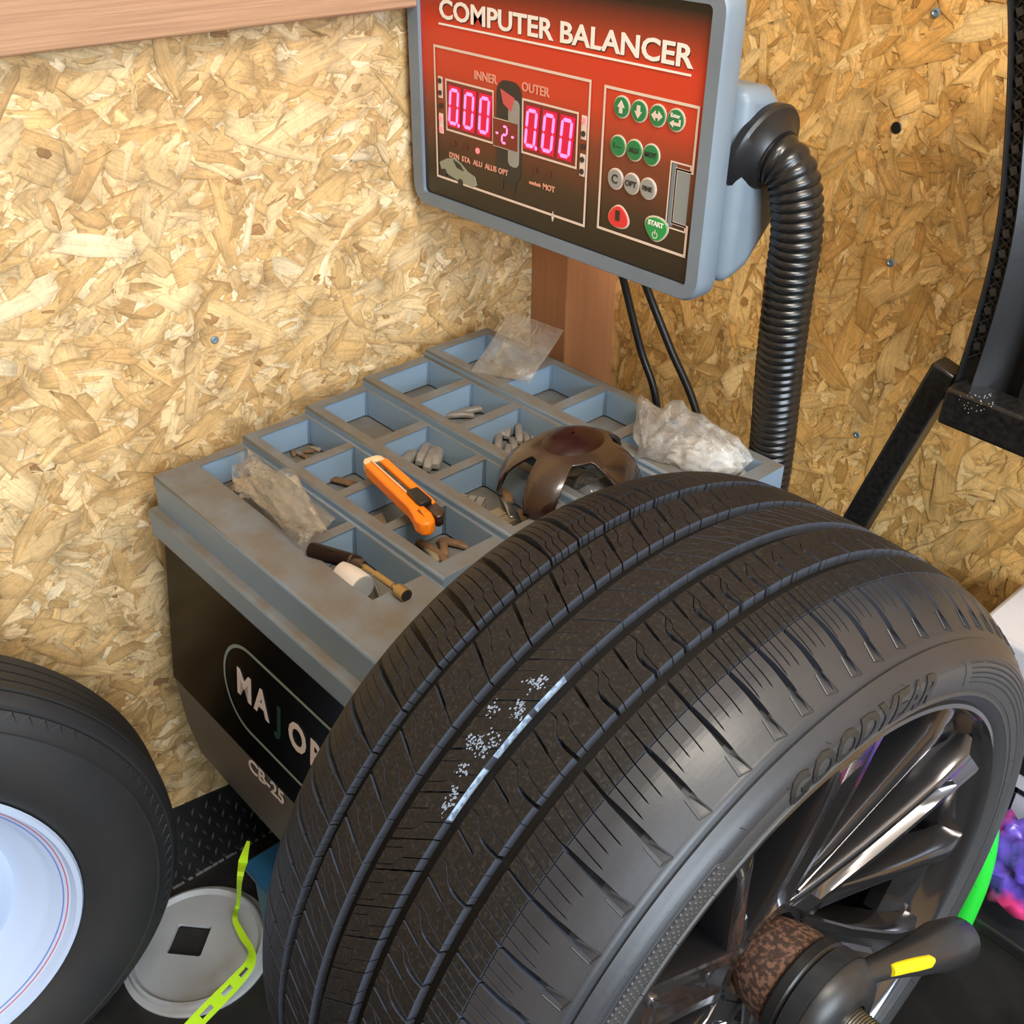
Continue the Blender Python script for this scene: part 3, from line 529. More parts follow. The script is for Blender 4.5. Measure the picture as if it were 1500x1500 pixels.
# tread pitches: boundary angles (degrees)
BK = [-72.76, -68.1, -63.9, -59.6, -55.15, -50.95, -45.2, -39.25, -32.8, -26.4, -20.0, -14.1, -9.6, -5.2, -.74, 3.6, 8.34, 13.75, 19.9]
seq = [5.9, 4.5, 4.4, 4.4, 4.4, 4.7, 5.6, 6.2, 6.4, 6.1, 4.6, 4.3, 4.3, 4.4]
th_ = BK[-1]; i = 0
while th_ + 9 < BK[0] + 360: th_ += seq[i % len(seq)]; BK.append(th_); i += 1
rem = BK[0] + 360 - BK[-1]; n_ = max(1, round(rem / 5)); b0 = BK[-1]
for k in range(1, n_): BK.append(b0 + rem * k / n_)
NP = len(BK); BKX = BK + [BK[0] + 360]
def lerp_tab(tab, a): return float(np.interp(a, [t[0] for t in tab], [t[1] for t in tab]))
def rib(name, a0, a1, na, cutfn, mats, amax_side=None):
    """cutfn(k, B, p) -> list of (theta(a) in deg, halfwidth(a) in m) for one pitch, sorted"""
    As = np.linspace(a0, a1, na); cuts = []
    for k in range(NP): cuts += cutfn(k, BKX[k], BKX[k + 1] - BKX[k])
    TH = np.array([[c[0](a) for a in As] for c in cuts]); HW = np.array([[c[1](a) for a in As] for c in cuts]); o_ = np.argsort(TH[:, na // 2]); TH, HW = TH[o_], HW[o_]
    TH = np.vstack([TH, TH[:1] + 360]); HW = np.vstack([HW, HW[:1]]); vs = []; fs = []; mi = []
    rr = np.array([rp_(a) for a in As]); dd = np.array([dep(a) for a in As]) + .0003; NS = 4
    cc = np.array(C); nx, ww, vv = np.array(NX), np.array(WW), np.array(VV)
    def pts(th, r): th = np.radians(th); return cc + As[:, None] * nx + r[:, None] * (np.cos(th)[:, None] * ww + np.sin(th)[:, None] * vv)
    for i in range(len(TH) - 1):
        tl = TH[i] + np.degrees(HW[i] / rr); tr = TH[i + 1] - np.degrees(HW[i + 1] / rr); b = len(vs)
        if (tr - tl).max() <= 0: continue
        tr = np.maximum(tr, tl + .01)
        rows = [pts(tl, rr - dd)] + [pts(tl + (tr - tl) * s / NS, rr) for s in range(NS + 1)] + [pts(tr, rr - dd)]
        for q in rows: vs.extend(q.tolist())
        nr = len(rows)
        for q in range(nr - 1):
            for a in range(na - 1): fs.append((b + q * na + a, b + q * na + a + 1, b + (q + 1) * na + a + 1, b + (q + 1) * na + a)); mi.append(0 if 0 < q < nr - 2 else 1)
        for a_, flip in ((0, 0), (na - 1, 1)):   # end walls
            lo = len(vs); rw = [rows[q][a_] for q in range(1, nr - 1)]; low = []
            ends = [tl[a_] + (tr[a_] - tl[a_]) * s / NS for s in range(NS + 1)]
            for t_ in ends:
                t_ = math.radians(t_); low.append((cc + As[a_] * nx + (rr[a_] - dd[a_]) * (math.cos(t_) * ww + math.sin(t_) * vv)).tolist())
            vs.extend([q.tolist() for q in rw]); vs.extend(low); n1 = len(rw)
            for s in range(n1 - 1):
                f = (lo + s, lo + s + 1, lo + n1 + s + 1, lo + n1 + s); fs.append(f if flip else f[::-1]); mi.append(1)
    o = obj(name, (vs, fs), mats, tyre, smooth=False); o.data.polygons.foreach_set('material_index', mi)
    me = o.data
    bm = bmesh.new(); bm.from_mesh(me); bmesh.ops.remove_doubles(bm, verts=bm.verts, dist=.00002); bm.to_mesh(me); bm.free()
    return o
def zig(a, a0, da, amp):   # small stepped kink
    t = (a - a0) / da
    return amp * max(0, min(1, t))
SW = .00042
def r1(k, Bk, p, lo=-.283, hi=-.2165):
    g = lambda a, o=0: Bk + o + 2.0 * max(0, (-.216 - a) / .064) ** .85
    out = [(g, lambda a: .0011 + .0016 * min(1, max(0, (-.222 - a) / .02)))]
    for fr in (.27, .51, .75):
        out.append((lambda a, fr=fr: g(a) + p * fr - zig(a, -.236, .006, .55) , lambda a, fr=fr: SW if a > -.274 else 0))
    return out
tb = lambda a: -1.55 - 2.35 * (a + .2065) / .0332
def r2(k, Bk, p):
    g = lambda a: Bk + tb(a); out = [(g, lambda a: .0016 if a < -.187 else .0007)]
    out.append((lambda a: g(a) + p * .36 - zig(a, -.198, .003, .5), lambda a: SW if a < -.1865 else 0))
    out.append((lambda a: g(a) + p * .68 - zig(a, -.186, .003, .6), lambda a: SW if a > -.1945 else 0)); return out
def r3(k, Bk, p):
    g = lambda a: Bk + 1.0 + 3.4 * (a + .1625) / .0292 - (.25 if k % 2 else 0)
    out = [(g, (lambda a: .0005 if a > -.155 else .0010) if k % 2 else (lambda a: .0007 + .0002 * math.sin(a * 2600)))]
    out.append((lambda a: g(a) + p * .38 - zig(a, -.151, .004, -.9) - .9, lambda a: .00038))
    out.append((lambda a: g(a) + p * .68, lambda a: .00035 if a < -.150 else 0)); return out
def r4(k, Bk, p):
    m0 = Bk - 3.9; out = []
    gn = lambda a: m0 + .8 - zig(a, -.118, .02, .6) + (1.2 if a < -.107 else 0) * min(1, (-.107 - a) / .008) - .35
    out.append((gn, lambda a: .0014 if a > -.1055 else .0005))
    out.append((lambda a: m0 + p * .80 - 1.55 * (a + .1225) / .034 + .35, lambda a: .0011 if a < -.1045 else .0004))
    out.append((lambda a: m0 + p * .42 - 1.2 * (a + .1225) / .034 - zig(a, -.108, .003, .4), lambda a: SW * .9 if a > -.116 else 0)); return out
def r5a(k, Bk, p):
    g = lambda a: Bk + lerp_tab([(-.079, 1.85), (-.057, 1.25), (-.03, .9), (-.0115, .5)], a); z = k % 2
    hw = lambda a: (.0006 if a < -.060 else .0012) if z else (.0013 if a < -.06 else .0014)
    h2 = lambda a: .0016 + .0010 * min(1, (a + .0565) / .03)
    out = [(g, (lambda a: hw(a) if a < -.0568 else h2(a)))]
    for fr in (.27, .5, .74): out.append((lambda a, fr=fr: g(a) + p * fr - (a + .078) * 14, lambda a, fr=fr: SW * 1.1 if a < (-.033 if fr != .5 else -.037) else 0))
    return out
obj_r = [rib('tread_rib', -.283, -.2397, 8, r1, [m_rubber, m_groove_lit]), rib('tread_rib', -.2385, -.2165, 9, r1, [m_rubber, m_groove_lit]), rib('tread_rib', -.2065, -.1733, 14, r2, [m_rubber, m_groove_lit]),
         rib('tread_rib', -.1625, -.1333, 16, r3, [m_rubber, m_groove_lit]), rib('tread_rib', -.1225, -.0885, 15, r4, [m_rubber, m_groove_lit]), rib('tread_rib', -.0783, -.0575, 8, r5a, [m_rubber, m_groove_lit]), rib('tread_rib', -.0563, -.0115, 16, r5a, [m_side, m_groove_lit])]
# flared ends of the shoulder grooves (raised thin frames) and moulded bars on the shoulder
bm = bmesh.new()
for k in range(NP):
    Bk = BKX[k] + .45
    pr_ = [(-.024, -.0026), (-.0125, -.0048), (-.0105, .0042), (-.024, .0030)]
    for (a0, t0), (a1, t1) in zip(pr_, pr_[1:]):
        P0 = WP(a0, math.radians(Bk) + t0 / .32, rp_(a0) + .0004); P1 = WP(a1, math.radians(Bk) + t1 / .32, rp_(a1) + .0004); tube(bm, [P0, P1], .0005, 5)
obj('groove_end_rib', bm, m_side, tyre, kind='stuff')
# raised sidewall lettering
def on_side(th, r, off): return WP(float(np.interp(r, [.2625, .2690, .2715, .2765, .283, .290, .296, .3035], [.0005, .0052, .0042, .0055, .0068, .0072, .0065, .0035])) + off, th, r)
v_, f_ = text_mesh('GOODYEAR', .0370, .0008, .0010, 1.0, 0)
bm = bmesh.new(); bv_ = [bm.verts.new(p) for p in v_]
for f in f_:
    try: bm.faces.new([bv_[k] for k in f])
    except ValueError: pass
bmesh.ops.remove_doubles(bm, verts=bm.verts, dist=.00001); bmesh.ops.triangulate(bm, faces=bm.faces[:])
for _ in range(3): bmesh.ops.subdivide_edges(bm, edges=[e for e in bm.edges if e.calc_length() > .0035], cuts=1); bmesh.ops.triangulate(bm, faces=bm.faces[:])
bm.verts.index_update(); v_ = [tuple(v.co) for v in bm.verts]; f_ = [tuple(v.index for v in f.verts) for f in bm.faces]; bm.free(); xs_ = [p[0] for p in v_]; lo, hi = min(xs_), max(xs_); ys_ = [p[1] for p in v_]; yc = (min(ys_) + max(ys_)) / 2
obj('raised_letters', ([on_side(math.radians(-16.9 + 31.5 * (x - lo) / (hi - lo)), .2870 + (y - yc) * .98, .0002 + z) for x, y, z in v_], f_), m_letter, tyre, smooth=False)
def arc_line(bm, r, t0, t1, rad=.0004, n=60, off=.0001): tube(bm, [on_side(math.radians(t0 + (t1 - t0) * k / n), r if not callable(r) else r(k / n), off) for k in range(n + 1)], rad, 5)
bm = bmesh.new(); arc_line(bm, .2995, -120, -29, .0003); arc_line(bm, .3008, 20, 120, .0003); arc_line(bm, .2745, -120, 230, .0003, 200)
arc_line(bm, lambda t: .2995 - .022 * t * t * (3 - 2 * t), -29.5, -24.5, .0004, 16); arc_line(bm, lambda t: .300 - .022 * t * t * (3 - 2 * t), 21, 25.5, .0004, 16); arc_line(bm, .2775, -24.5, 21, .0003)
obj('raised_line', bm, m_side2, tyre)
bm = bmesh.new()
for q, rr_ in enumerate((.2965, .2915, .2865, .2815)):
    for k in range(95):
        t_ = -108 + k * .84 + (q % 2) * .42
        if t_ > -28.5 + q * .5: continue
        bmesh.ops.create_icosphere(bm, subdivisions=1, radius=.0017 - q * .00015, matrix=Matrix.Translation(on_side(math.radians(t_), rr_, -.0005)))
obj('raised_dot', bm, m_side2, tyre, kind='stuff')
bm = bmesh.new()
for q, rr_ in enumerate((.2985, .2945, .2905, .2865, .2825)):
    for k in range(110):
        t_ = 24 + q * .6 + k * .62
        tube(bm, [on_side(math.radians(t_), rr_, .0), on_side(math.radians(t_ + .42), rr_ - .001, .0)], .0007, 4)
for k in range(330): t_ = math.radians(-118 + k * .275); tube(bm, [on_side(t_, .3022, -.0001), on_side(t_, .3042, -.0003)], .00018, 3)
obj('raised_dash', bm, m_side2, tyre, kind='stuff')
bm = bmesh.new()
for k in range(42):
    t_ = math.radians(-150 + k * 7.4); r0_ = random.choice((.2755, .2795, .3035, .2985)); tube(bm, [on_side(t_, r0_, 0), on_side(t_ + .004, r0_, .0035)], .0003, 4)
obj('rubber_whisker', bm, m_black, tyre, kind='stuff')
# chalky blue paint on the groove wall and centre rib
mp = mat('chalky pale blue paint', (.36, .48, .66), .8, col2=(.16, .22, .32), scale=260, ramp=(.45, .60), detail=3)
bm = bmesh.new()
for t0, t1 in ((-44.3, -37.6), (-36.0, -30.3), (-29.4, -24.7)):
    n = 10
    for k in range(n):
        q = [WP(a_, math.radians(t_), rp_(-.1333) - d_) for t_, a_, d_ in ((t0 + (t1 - t0) * k / n, -.1331, .0001), (t0 + (t1 - t0) * (k + 1) / n, -.1331, .0001), (t0 + (t1 - t0) * (k + 1) / n, -.1331, .0068), (t0 + (t1 - t0) * k / n, -.1331, .0068))]
        bm.faces.new([bm.verts.new(p) for p in q])
obj('paint_stripe', bm, mp, tyre, smooth=False, label='chalky pale blue paint stripe')
bm = bmesh.new()
for (ac, tc_) in ((-.1475, -27.6), (-.1430, -26.9), (-.141, -30.2), (-.1385, -31.2), (-.1555, -32.4), (-.1475, -35.8), (-.1400, -35.0), (-.1415, -36.4), (-.1530, -36.6), (-.145, -39.2), (-.1395, -41.8), (-.1385, -43.3)):
    for q in range(26):
        a_ = ac + random.gauss(0, .0024); t_ = tc_ + random.gauss(0, .45)
        if not -.162 < a_ < -.134: continue
        s_ = random.uniform(.0003, .0008); P_ = WP(a_, math.radians(t_), rp_(a_) + .00035); d1 = NX * s_; d2 = (WW * -math.sin(math.radians(t_)) + VV * math.cos(math.radians(t_))) * s_ * 1.3
        bm.faces.new([bm.verts.new(P_ + x * d1 + y * d2) for x, y in ((-1, -.6), (.2, -1), (1, 0), (.4, 1), (-.8, .7))])
obj('paint_fleck', bm, mat('pale blue flecks', (.22, .29, .40), .8), tyre, smooth=False, kind='stuff')

# rim
rprof_ = [(-.008, .2600), (-.003, .2610), (.0005, .2590), (.0010, .2555), (-.0015, .2530), (-.006, .2515), (-.012, .2490), (-.018, .2450), (-.026, .2425), (-.045, .2400), (-.10, .2330), (-.16, .2300), (-.25, .2350), (-.262, .2500), (-.262, .2560), (-.25, .245), (-.16, .236), (-.08, .240), (-.03, .250)]
rim = obj('rim', lathe_w(rprof_, 180), [m_rim, m_barrel], wheel, ang=30)
for p_ in rim.data.polygons: p_.material_index = 1 if 9 <= p_.index // 180 else 0
bm_ = bmesh.new(); bm_.from_mesh(rim.data); bmesh.ops.recalc_face_normals(bm_, faces=bm_.faces); bm_.to_mesh(rim.data); bm_.free(); finish(rim.data, 30)
def SPt(phi, r, t, a): # radial r, tangential t
    d = WW * math.cos(phi) + VV * math.sin(phi); e = VV * math.cos(phi) - WW * math.sin(phi); return C + NX * a + d * r + e * t
def spoke(phi, secs, m, name='spoke', pocket=False):
    vs = []; fs = []
    for (r, t, w, a, D, pk) in secs:
        h = w / 2; e = .0035
        if pocket: pr = [(-h - .001, a - D), (-h, a - .006), (-h + e * .4, a - .0012), (-h + e, a), (-h * .56, a), (-h * .50, a - pk * .35), (-h * .38, a - pk * .78), (-h * .2, a - pk), (0, a - pk * 1.05), (h * .2, a - pk), (h * .38, a - pk * .78), (h * .50, a - pk * .35), (h * .56, a), (h - e, a), (h - e * .4, a - .0012), (h, a - .006), (h + .001, a - D)]
        else: pr = [(-h - .001, a - D), (-h, a - .006), (-h + e * .4, a - .0012), (-h + e, a), (0, a + .0006), (h - e, a), (h - e * .4, a - .0012), (h, a - .006), (h + .001, a - D)]
        for tt, aa in pr: vs.append(SPt(phi, r, t + tt, aa))
    n = len(pr); k = len(secs)
    for i in range(k - 1):
        for j in range(n - 1): fs.append((i * n + j, i * n + j + 1, (i + 1) * n + j + 1, (i + 1) * n + j))
        fs.append((i * n + n - 1, i * n, (i + 1) * n, (i + 1) * n + n - 1))
    fs.append(tuple(range(n - 1, -1, -1))); fs.append(tuple((k - 1) * n + j for j in range(n)))
    bm = bmesh.new(); V = [bm.verts.new(p) for p in vs]; [bm.faces.new([V[j] for j in f]) for f in fs]; bmesh.ops.recalc_face_normals(bm, faces=bm.faces)
    return obj(name, bm, m, rim, ang=28)
for s in range(6):
    phi = math.radians(50 + 60 * s)
    spoke(phi, [(.060, -.036, .024, -.034, .030, 0), (.10, -.043, .019, -.026, .030, 0), (.16, -.050, .017, -.016, .030, 0), (.215, -.056, .018, -.007, .026, 0), (.238, -.060, .026, -.0065, .020, 0), (.250, -.064, .044, -.012, .014, 0)], m_rim)
    spoke(phi, [(.046, .000, .054, -.036, .030, 0), (.062, .006, .054, -.032, .030, .001), (.074, .011, .053, -.030, .030, .012), (.12, .029, .052, -.022, .030, .018), (.17, .046, .052, -.0145, .030, .017), (.196, .054, .052, -.011, .028, .012), (.208, .057, .052, -.0095, .028, .001), (.232, .062, .058, -.006, .020, .0), (.245, .066, .070, -.011, .014, 0)], m_rim, pocket=True)
    # recessed web joining neighbouring spokes near the rim
    spoke(phi, [(.205, -.004, .070, -.036, .014, 0), (.246, -.004, .090, -.022, .02, 0)], m_rim, 'spoke_web')
obj('hub_disc', capends(lathe(bmesh.new(), [(-.075, .078), (-.048, .080), (-.040, .074), (-.036, .060), (-.038, .040), (-.050, .034)], C, NX, VV, 60)), m_rim, rim)
for s in range(6):
    c_ = SPt(math.radians(20 + 60 * s), .058, 0, -.0395); obj('lug_hole', capends(lathe(bmesh.new(), [(.002, .0125), (.0045, .0115), (.0045, .0095), (.001, .009)], c_, NX, VV, 24)), m_black, rim)
# back of the hub and inner disc seen between the spokes
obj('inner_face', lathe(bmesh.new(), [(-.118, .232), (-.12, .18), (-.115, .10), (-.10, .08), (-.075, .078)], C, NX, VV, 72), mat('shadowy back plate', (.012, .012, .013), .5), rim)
va = on_z(950, 1440, 0) if False else None
vd = SPt(math.radians(-50), .231, 0, -.020)
obj('valve_stem', capends(lathe(bmesh.new(), [(-.012, .0042), (.002, .0042), (.0022, .0052), (.016, .0052), (.0172, .0045), (.0172, .003), (.0195, .003), (.0195, .0002)], vd, NX, VV, 16)), mat('chrome valve cap', (.12, .12, .13), .2, .8), wheel)

# cone and quick nut on the shaft
obj('centering_cone', capends(lathe(bmesh.new(), [(-.062, .019), (-.062, .0245), (-.058, .027), (-.030, .0385), (-.014, .0425), (-.006, .0428), (-.004, .040), (-.004, .019)], C, NX, VV, 64)), m_cone, label='rusty brown steel cone pressed into the wheel hub on the shaft', cat='cone', ang=30)
nut = thing('quick_nut', C + NX * .03 - WW * .05, 'black round clamping nut with a grey lever handle on the balancer shaft', 'nut')
obj('pressure_ring', capends(lathe(bmesh.new(), [(-.0035, .030), (-.0035, .0445), (-.001, .0468), (.0065, .0468), (.009, .045), (.009, .030)], C, NX, VV, 64)), m_black, nut, label='black rubber pressure ring')
obj('nut_body', capends(lathe(bmesh.new(), [(.009, .030), (.009, .0440), (.011, .0478), (.025, .0488), (.0252, .0478), (.0262, .0478), (.0264, .0488), (.030, .0484), (.037, .0450), (.042, .039), (.045, .032), (.0465, .026), (.045, .0205), (.040, .0195)], C, NX, VV, 64)), m_dkrub, nut)
def on_a(u, v, a): r = ray(u, v); q = C + NX * a; return r * (q.dot(NX) / r.dot(NX))
h0, h1, h2, h3, h4, h5 = (on_a(u, v, a) for u, v, a in ((1248, 1432, .030), (1300, 1412, .036), (1338, 1400, .040), (1375, 1386, .042), (1402, 1378, .044), (1414, 1374, .044)))
obj('lever_handle', TUBE([h0, h1, h2, h3, h4, h4.lerp(h5, .6), h5], [.0080, .0110, .0155, .0205, .0200, .0130, .004], 28), m_knob, nut, ang=60)
hp_ = [(h0.lerp(h1, .78), .0108), (h0.lerp(h1, .92), .0112), (h1.lerp(h2, .2), .0122), (h1.lerp(h2, .55), .0140), (h1.lerp(h2, .95), .0158), (h1.lerp(h2, 1.12), .0164)]
yd = (h2 - h1).normalized(); out_ = -h1.normalized() + Vector((0, 0, -.35)); out_ = (out_ - yd * out_.dot(yd)).normalized()
obj('yellow_insert', TUBE([p + out_ * (r * .86) for p, r in hp_], [.0046, .0052, .0054, .0056, .0054, .0026], 16), m_yellow, nut, label='bright yellow insert strip', ang=60)

# ------------------------------------------------------------------ white trailer wheel leaning by the left wall
C2 = Vector((-.915, -.032, -.972)); N2 = Vector((1, -.17, 0)).normalized(); U2 = Vector((0, 0, 1))
tw = thing('trailer_wheel', (-.93, -.02, -1.295), 'white painted steel trailer wheel with black tyre standing by the left wall', 'wheel')
RO = .352
tp = [(-.005, .187), (.002, .196), (.012, .205), (.020, .225), (.024, .255), (.020, .285), (.013, .303), (.0135, .306), (.010, .309), (.006, .318), (-.001, .329), (-.0015, .326), (-.006, .326), (-.007, .334), (-.014, .341), (-.022, .345)]
x_ = -.022
for g_ in range(4): tp += [(x_ - .001, .339), (x_ - .006, .339), (x_ - .007, .3465), (x_ - .022, .348)]; x_ -= .022
tp += [(-.125, .335), (-.135, .31), (-.14, .26), (-.13, .21), (-.12, .187)]
tp = [(a * .72, .203 + (r - .187) * .735) for a, r in tp]
t_tyre = obj('tyre', lathe(bmesh.new(), tp, C2, N2, U2, 160, True), mat('trailer tyre rubber', (.020, .021, .024), .55, col2=(.028, .027, .026), scale=10), tw, ang=30)
bm = bmesh.new()
for k in range(110):    # shallow zig-zag moulding on the shoulder
    a = 2 * PI * k / 110; g = 2 * PI / 110; ps = []
    for da, r in ((0, .3075), (.5, .2985), (1, .3075)):
        d = U2 * math.cos(a + g * da) + N2.cross(U2) * math.sin(a + g * da); ps.append(C2 + N2 * float(np.interp(r, [.2905, .2942, .2995, .3074, .312], [.0096, .0066, .0036, -.0007, -.004])) + d * r)
    tube(bm, ps, .0007, 4)
obj('shoulder_zigzag', bm, mat('trailer tyre relief', (.012, .012, .013), .5), t_tyre, kind='stuff')
wr = obj('wheel_disc', lathe(bmesh.new(), [(a, r * 1.0856) for a, r in [(-.006, .187), (.004, .192), (.0075, .190), (.0065, .185), (-.002, .181), (-.006, .172), (-.016, .166), (-.022, .160), (-.026, .150), (-.036, .140), (-.040, .134), (-.038, .128), (-.028, .118), (-.022, .100), (-.020, .070), (-.022, .045), (-.030, .040)]], C2, N2, U2, 96), m_wheelw, tw, ang=40)
for r_i, m_i, nm in ((.1938, m_redl, 'red'), (.1894, m_bluel, 'blue')):
    bm = bmesh.new(); a_ = -.0030 if r_i > .192 else -.0046; lathe(bm, [(a_ + .0004, r_i + .0007), (a_ - .0002, r_i - .0007)], C2, N2, U2, 96); obj('pin_stripe', bm, m_i, wr, label=nm + ' pin stripe')
for k in range(8):
    a = 2 * PI * k / 8 + .10; d = U2 * math.cos(a) + N2.cross(U2) * math.sin(a); e = N2.cross(d); bm = bmesh.new(); c_ = C2 + N2 * -.0165 + d * .106
    vs = [bm.verts.new(c_ + d * (.014 * math.cos(q * PI / 8)) + e * (.021 * math.sin(q * PI / 8)) + N2 * (-.0045 if math.cos(q * PI / 8) > 0 else .0005)) for q in range(16)]; bm.faces.new(vs); bmesh.ops.solidify(bm, geom=bm.faces[:], thickness=.001); obj('vent_slot', bm, m_black, wr, smooth=False)
pv = Vector(on_x(38, 1375, -.93)); obj('valve_stem', TUBE([pv + Vector((-.02, 0, -.002)), pv, pv + Vector((.012, 0, -.004)), pv + Vector((.026, .0, -.014))], [.007, .0062, .0045, .004], 14), m_black, tw)
obj('tyre_inner', lathe(bmesh.new(), [(-.02, .203), (-.095, .203), (-.095, .049), (-.05, .049), (-.03, .043)], C2, N2, U2, 48), m_wheelw, tw)

# ------------------------------------------------------------------ floor things
lc = on_z(287, 1380, -1.285)
lid = thing('bucket_lid', (lc.x, lc.y, -1.298), 'round grey white bucket lid with a square black hole lying on the floor', 'lid')
lu = (on_z(378, 1330, -1.285) - on_z(195, 1412, -1.285)); rl = .091
bm = bmesh.new(); seg = 64
rings = [(0, .0), (.0, .0)]
pl = [(.0005, rl * .97), (.0005, rl), (.006, rl + .001), (.012, rl - .001), (.013, rl - .004), (.010, rl - .007), (.0075, rl - .0095), (.0075, rl * .62)]
for a, r in []: pass
lathe(bm, pl, (lc.x, lc.y, -1.2995), (0, 0, 1), (1, 0, 0), seg)
bmesh.ops.remove_doubles(bm, verts=bm.verts, dist=.00001)
hs = .0235; ra = math.radians(42); inner = [v for v in bm.verts if abs((v.co - Vector((lc.x, lc.y, v.co.z))).length - rl * .62) < .0005]
inner.sort(key=lambda v: math.atan2(v.co.y - lc.y, v.co.x - lc.x)); sq = []
hcx, hcy = on_z(277, 1375, -1.29).x, on_z(277, 1375, -1.29).y
for v in inner:
    a = math.atan2(v.co.y - lc.y, v.co.x - lc.x); ar = (a - ra + PI / 4) % (PI / 2) - PI / 4; rr_ = hs / math.cos(ar); sq.append(bm.verts.new((hcx + rr_ * math.cos(a), hcy + rr_ * math.sin(a), -1.292)))
for k in range(len(inner)): k2 = (k + 1) % len(inner); bm.faces.new((inner[k], inner[k2], sq[k2], sq[k]))
bm.faces.ensure_lookup_table(); ret = bmesh.ops.extrude_edge_only(bm, edges=[e for e in bm.edges if all(v in sq for v in e.verts)])
for v in ret['geom']:
    if isinstance(v, bmesh.types.BMVert): v.co.z -= .006
obj('lid_plate', bm, m_lid, lid, ang=30)
obj('lid_skirt', lathe(bmesh.new(), [(.0, rl * .96), (.0, rl + .0085), (.003, rl + .009), (.005, rl + .006), (.005, rl * .96)], (lc.x + .002, lc.y + .001, -1.2998), (0, 0, 1), (1, 0, 0), 64), m_lid, lid)
# neon strap with slots
sp_ = [(*on_y(364, 1232, .345), .004), (*on_y(356, 1262, .335), .011), (*on_y(351, 1290, .32), .006), (*on_z(349, 1322, -1.262), .005), (*on_z(344, 1346, -1.270), .007), (*on_z(356, 1372, -1.272), .009), (*on_z(368, 1392, -1.270), .008), (*on_z(366, 1412, -1.268), .014), (*on_z(345, 1438, -1.268), .018), (*on_z(318, 1466, -1.266), .019), (*on_z(285, 1500, -1.262), .019), (*on_z(250, 1540, -1.258), .019)]
pth = smooth_path([p[:3] for p in sp_], 8); wd = np.interp(np.linspace(0, len(sp_) - 1, len(pth)), range(len(sp_)), [p[3] for p in sp_])
bm = bmesh.new(); rows = []
for i, p in enumerate(pth):
    t = (pth[min(i + 1, len(pth) - 1)] - pth[max(i - 1, 0)]).normalized(); vw = p.normalized(); s_ = t.cross(vw).normalized(); rows.append([bm.verts.new(p + s_ * wd[i] * q) for q in (-.5, -.16, .16, .5)])
for i in range(len(rows) - 1):
    for k in range(3):
        if k == 1 and wd[i] > .013 and (i % 8) in (2, 3, 4, 5): continue
        bm.faces.new((rows[i][k], rows[i][k + 1], rows[i + 1][k + 1], rows[i + 1][k]))
bmesh.ops.recalc_face_normals(bm, faces=bm.faces); bmesh.ops.solidify(bm, geom=bm.faces[:], thickness=.002)
obj('slotted_strap', bm, m_neon, label='fluorescent yellow green slotted rubber strap lying across the bucket lid', cat='strap')
# blue box under the cabinet
bx = on_z(395, 1270, -1.2); bm = bmesh.new()
pts = [(-.905, .40, -1.3), (-.62, .36, -1.3), (-.60, .45, -1.3), (-.90, .47, -1.3)]
bt = thing('blue_tote', (-.76, .42, -1.3), 'blue plastic tote tucked under the balancer cabinet behind the big tyre', 'tote')
obj('tote_body', prism([(-.895, .372, -1.299), (-.60, .372, -1.299), (-.60, .428, -1.299), (-.895, .428, -1.299)], (0, 0, .143)), m_blue, bt, bevel=.004)
obj('tote_rim', B(-.903, -.59, .364, .432, -1.158, -1.146), m_blue, bt, bevel=.003)
# right background: dark crate, white pail, violet bag, green cable
cr_ = thing('dark_crate', (-.05, .94, -1.3), 'dark storage crate behind the mounted tyre with a white carton on it', 'crate')
obj('crate_body', B(-.275, .20, .89, 1.07, -1.3, -1.03), m_floor, cr_, bevel=.008); obj('crate_rim', B(-.285, .21, .88, 1.078, -1.03, -1.012), m_black, cr_, bevel=.004)
bz = thing('white_carton', (-.05, 1.02, -1.011), 'white carton with black printed square marks standing on the dark crate', 'box')
obj('carton_body', B(-.32, .12,   .96, 1.075, -1.011, -.715), m_pail, bz, bevel=.006)
obj('lid_seam', B(-.322, .122, .958, 1.077, -.772, -.768), mat('seam grey', (.30, .31, .35), .5), bz)
def cmark(u0, u1, v0, v1, name='print_mark'):
    a_, b_ = on_y(u0, v0, .9592), on_y(u1, v1, .9592); obj(name, B(min(a_.x, b_.x), max(a_.x, b_.x), .9586, .9602, min(a_.z, b_.z), max(a_.z, b_.z)), m_black, bz, smooth=False)
X_ = on_y(1480, 1160, .959)
for x0_, x1_, z0_, z1_ in ((0, .13, .030, .060), (0, .006, -.075, .010), (.09, .096, -.075, .010), (0, .096, -.075, -.069), (0, .096, .004, .010), (.025, .031, -.05, -.01), (.060, .066, -.05, -.01), (.025, .066, -.053, -.047)):
    obj('print_mark', B(X_.x + x0_, X_.x + x1_, .9588, .9602, X_.z + z0_, X_.z + z1_), m_black, bz, smooth=False)
def crumple(name, c, sx, sy, sz, m, sd, label, cat, amp=.35, power=1.0, subdiv=4, group=None, parent=None, rot=0, freq=3.0):
    from mathutils import noise
    bm = bmesh.new(); bmesh.ops.create_icosphere(bm, subdivisions=subdiv, radius=1); rm = Matrix.Rotation(rot, 3, 'Z')
    for v in bm.verts:
        p = v.co.copy(); q = p * freq + Vector((sd * 7.3, sd * 3.1, sd)); n1 = 1 - abs(noise.noise(q)) * 2; n2 = noise.noise(q * 2.3); f_ = 1 + amp * (n1 - .6) + amp * .4 * n2
        v.co = Vector(c) + rm @ Vector((p.x * sx * f_, p.y * sy * f_, max(p.z, -.55) * sz * f_))
    return obj(name, bm, m, parent, label=label, cat=cat, group=group, ang=180)
crumple('foil_bag', on_y(1494, 1274, .912), .058, .030, .055, m_purple, 3, 'crumpled violet and pink foil bag in front of the white carton', 'bag', .5, subdiv=4)
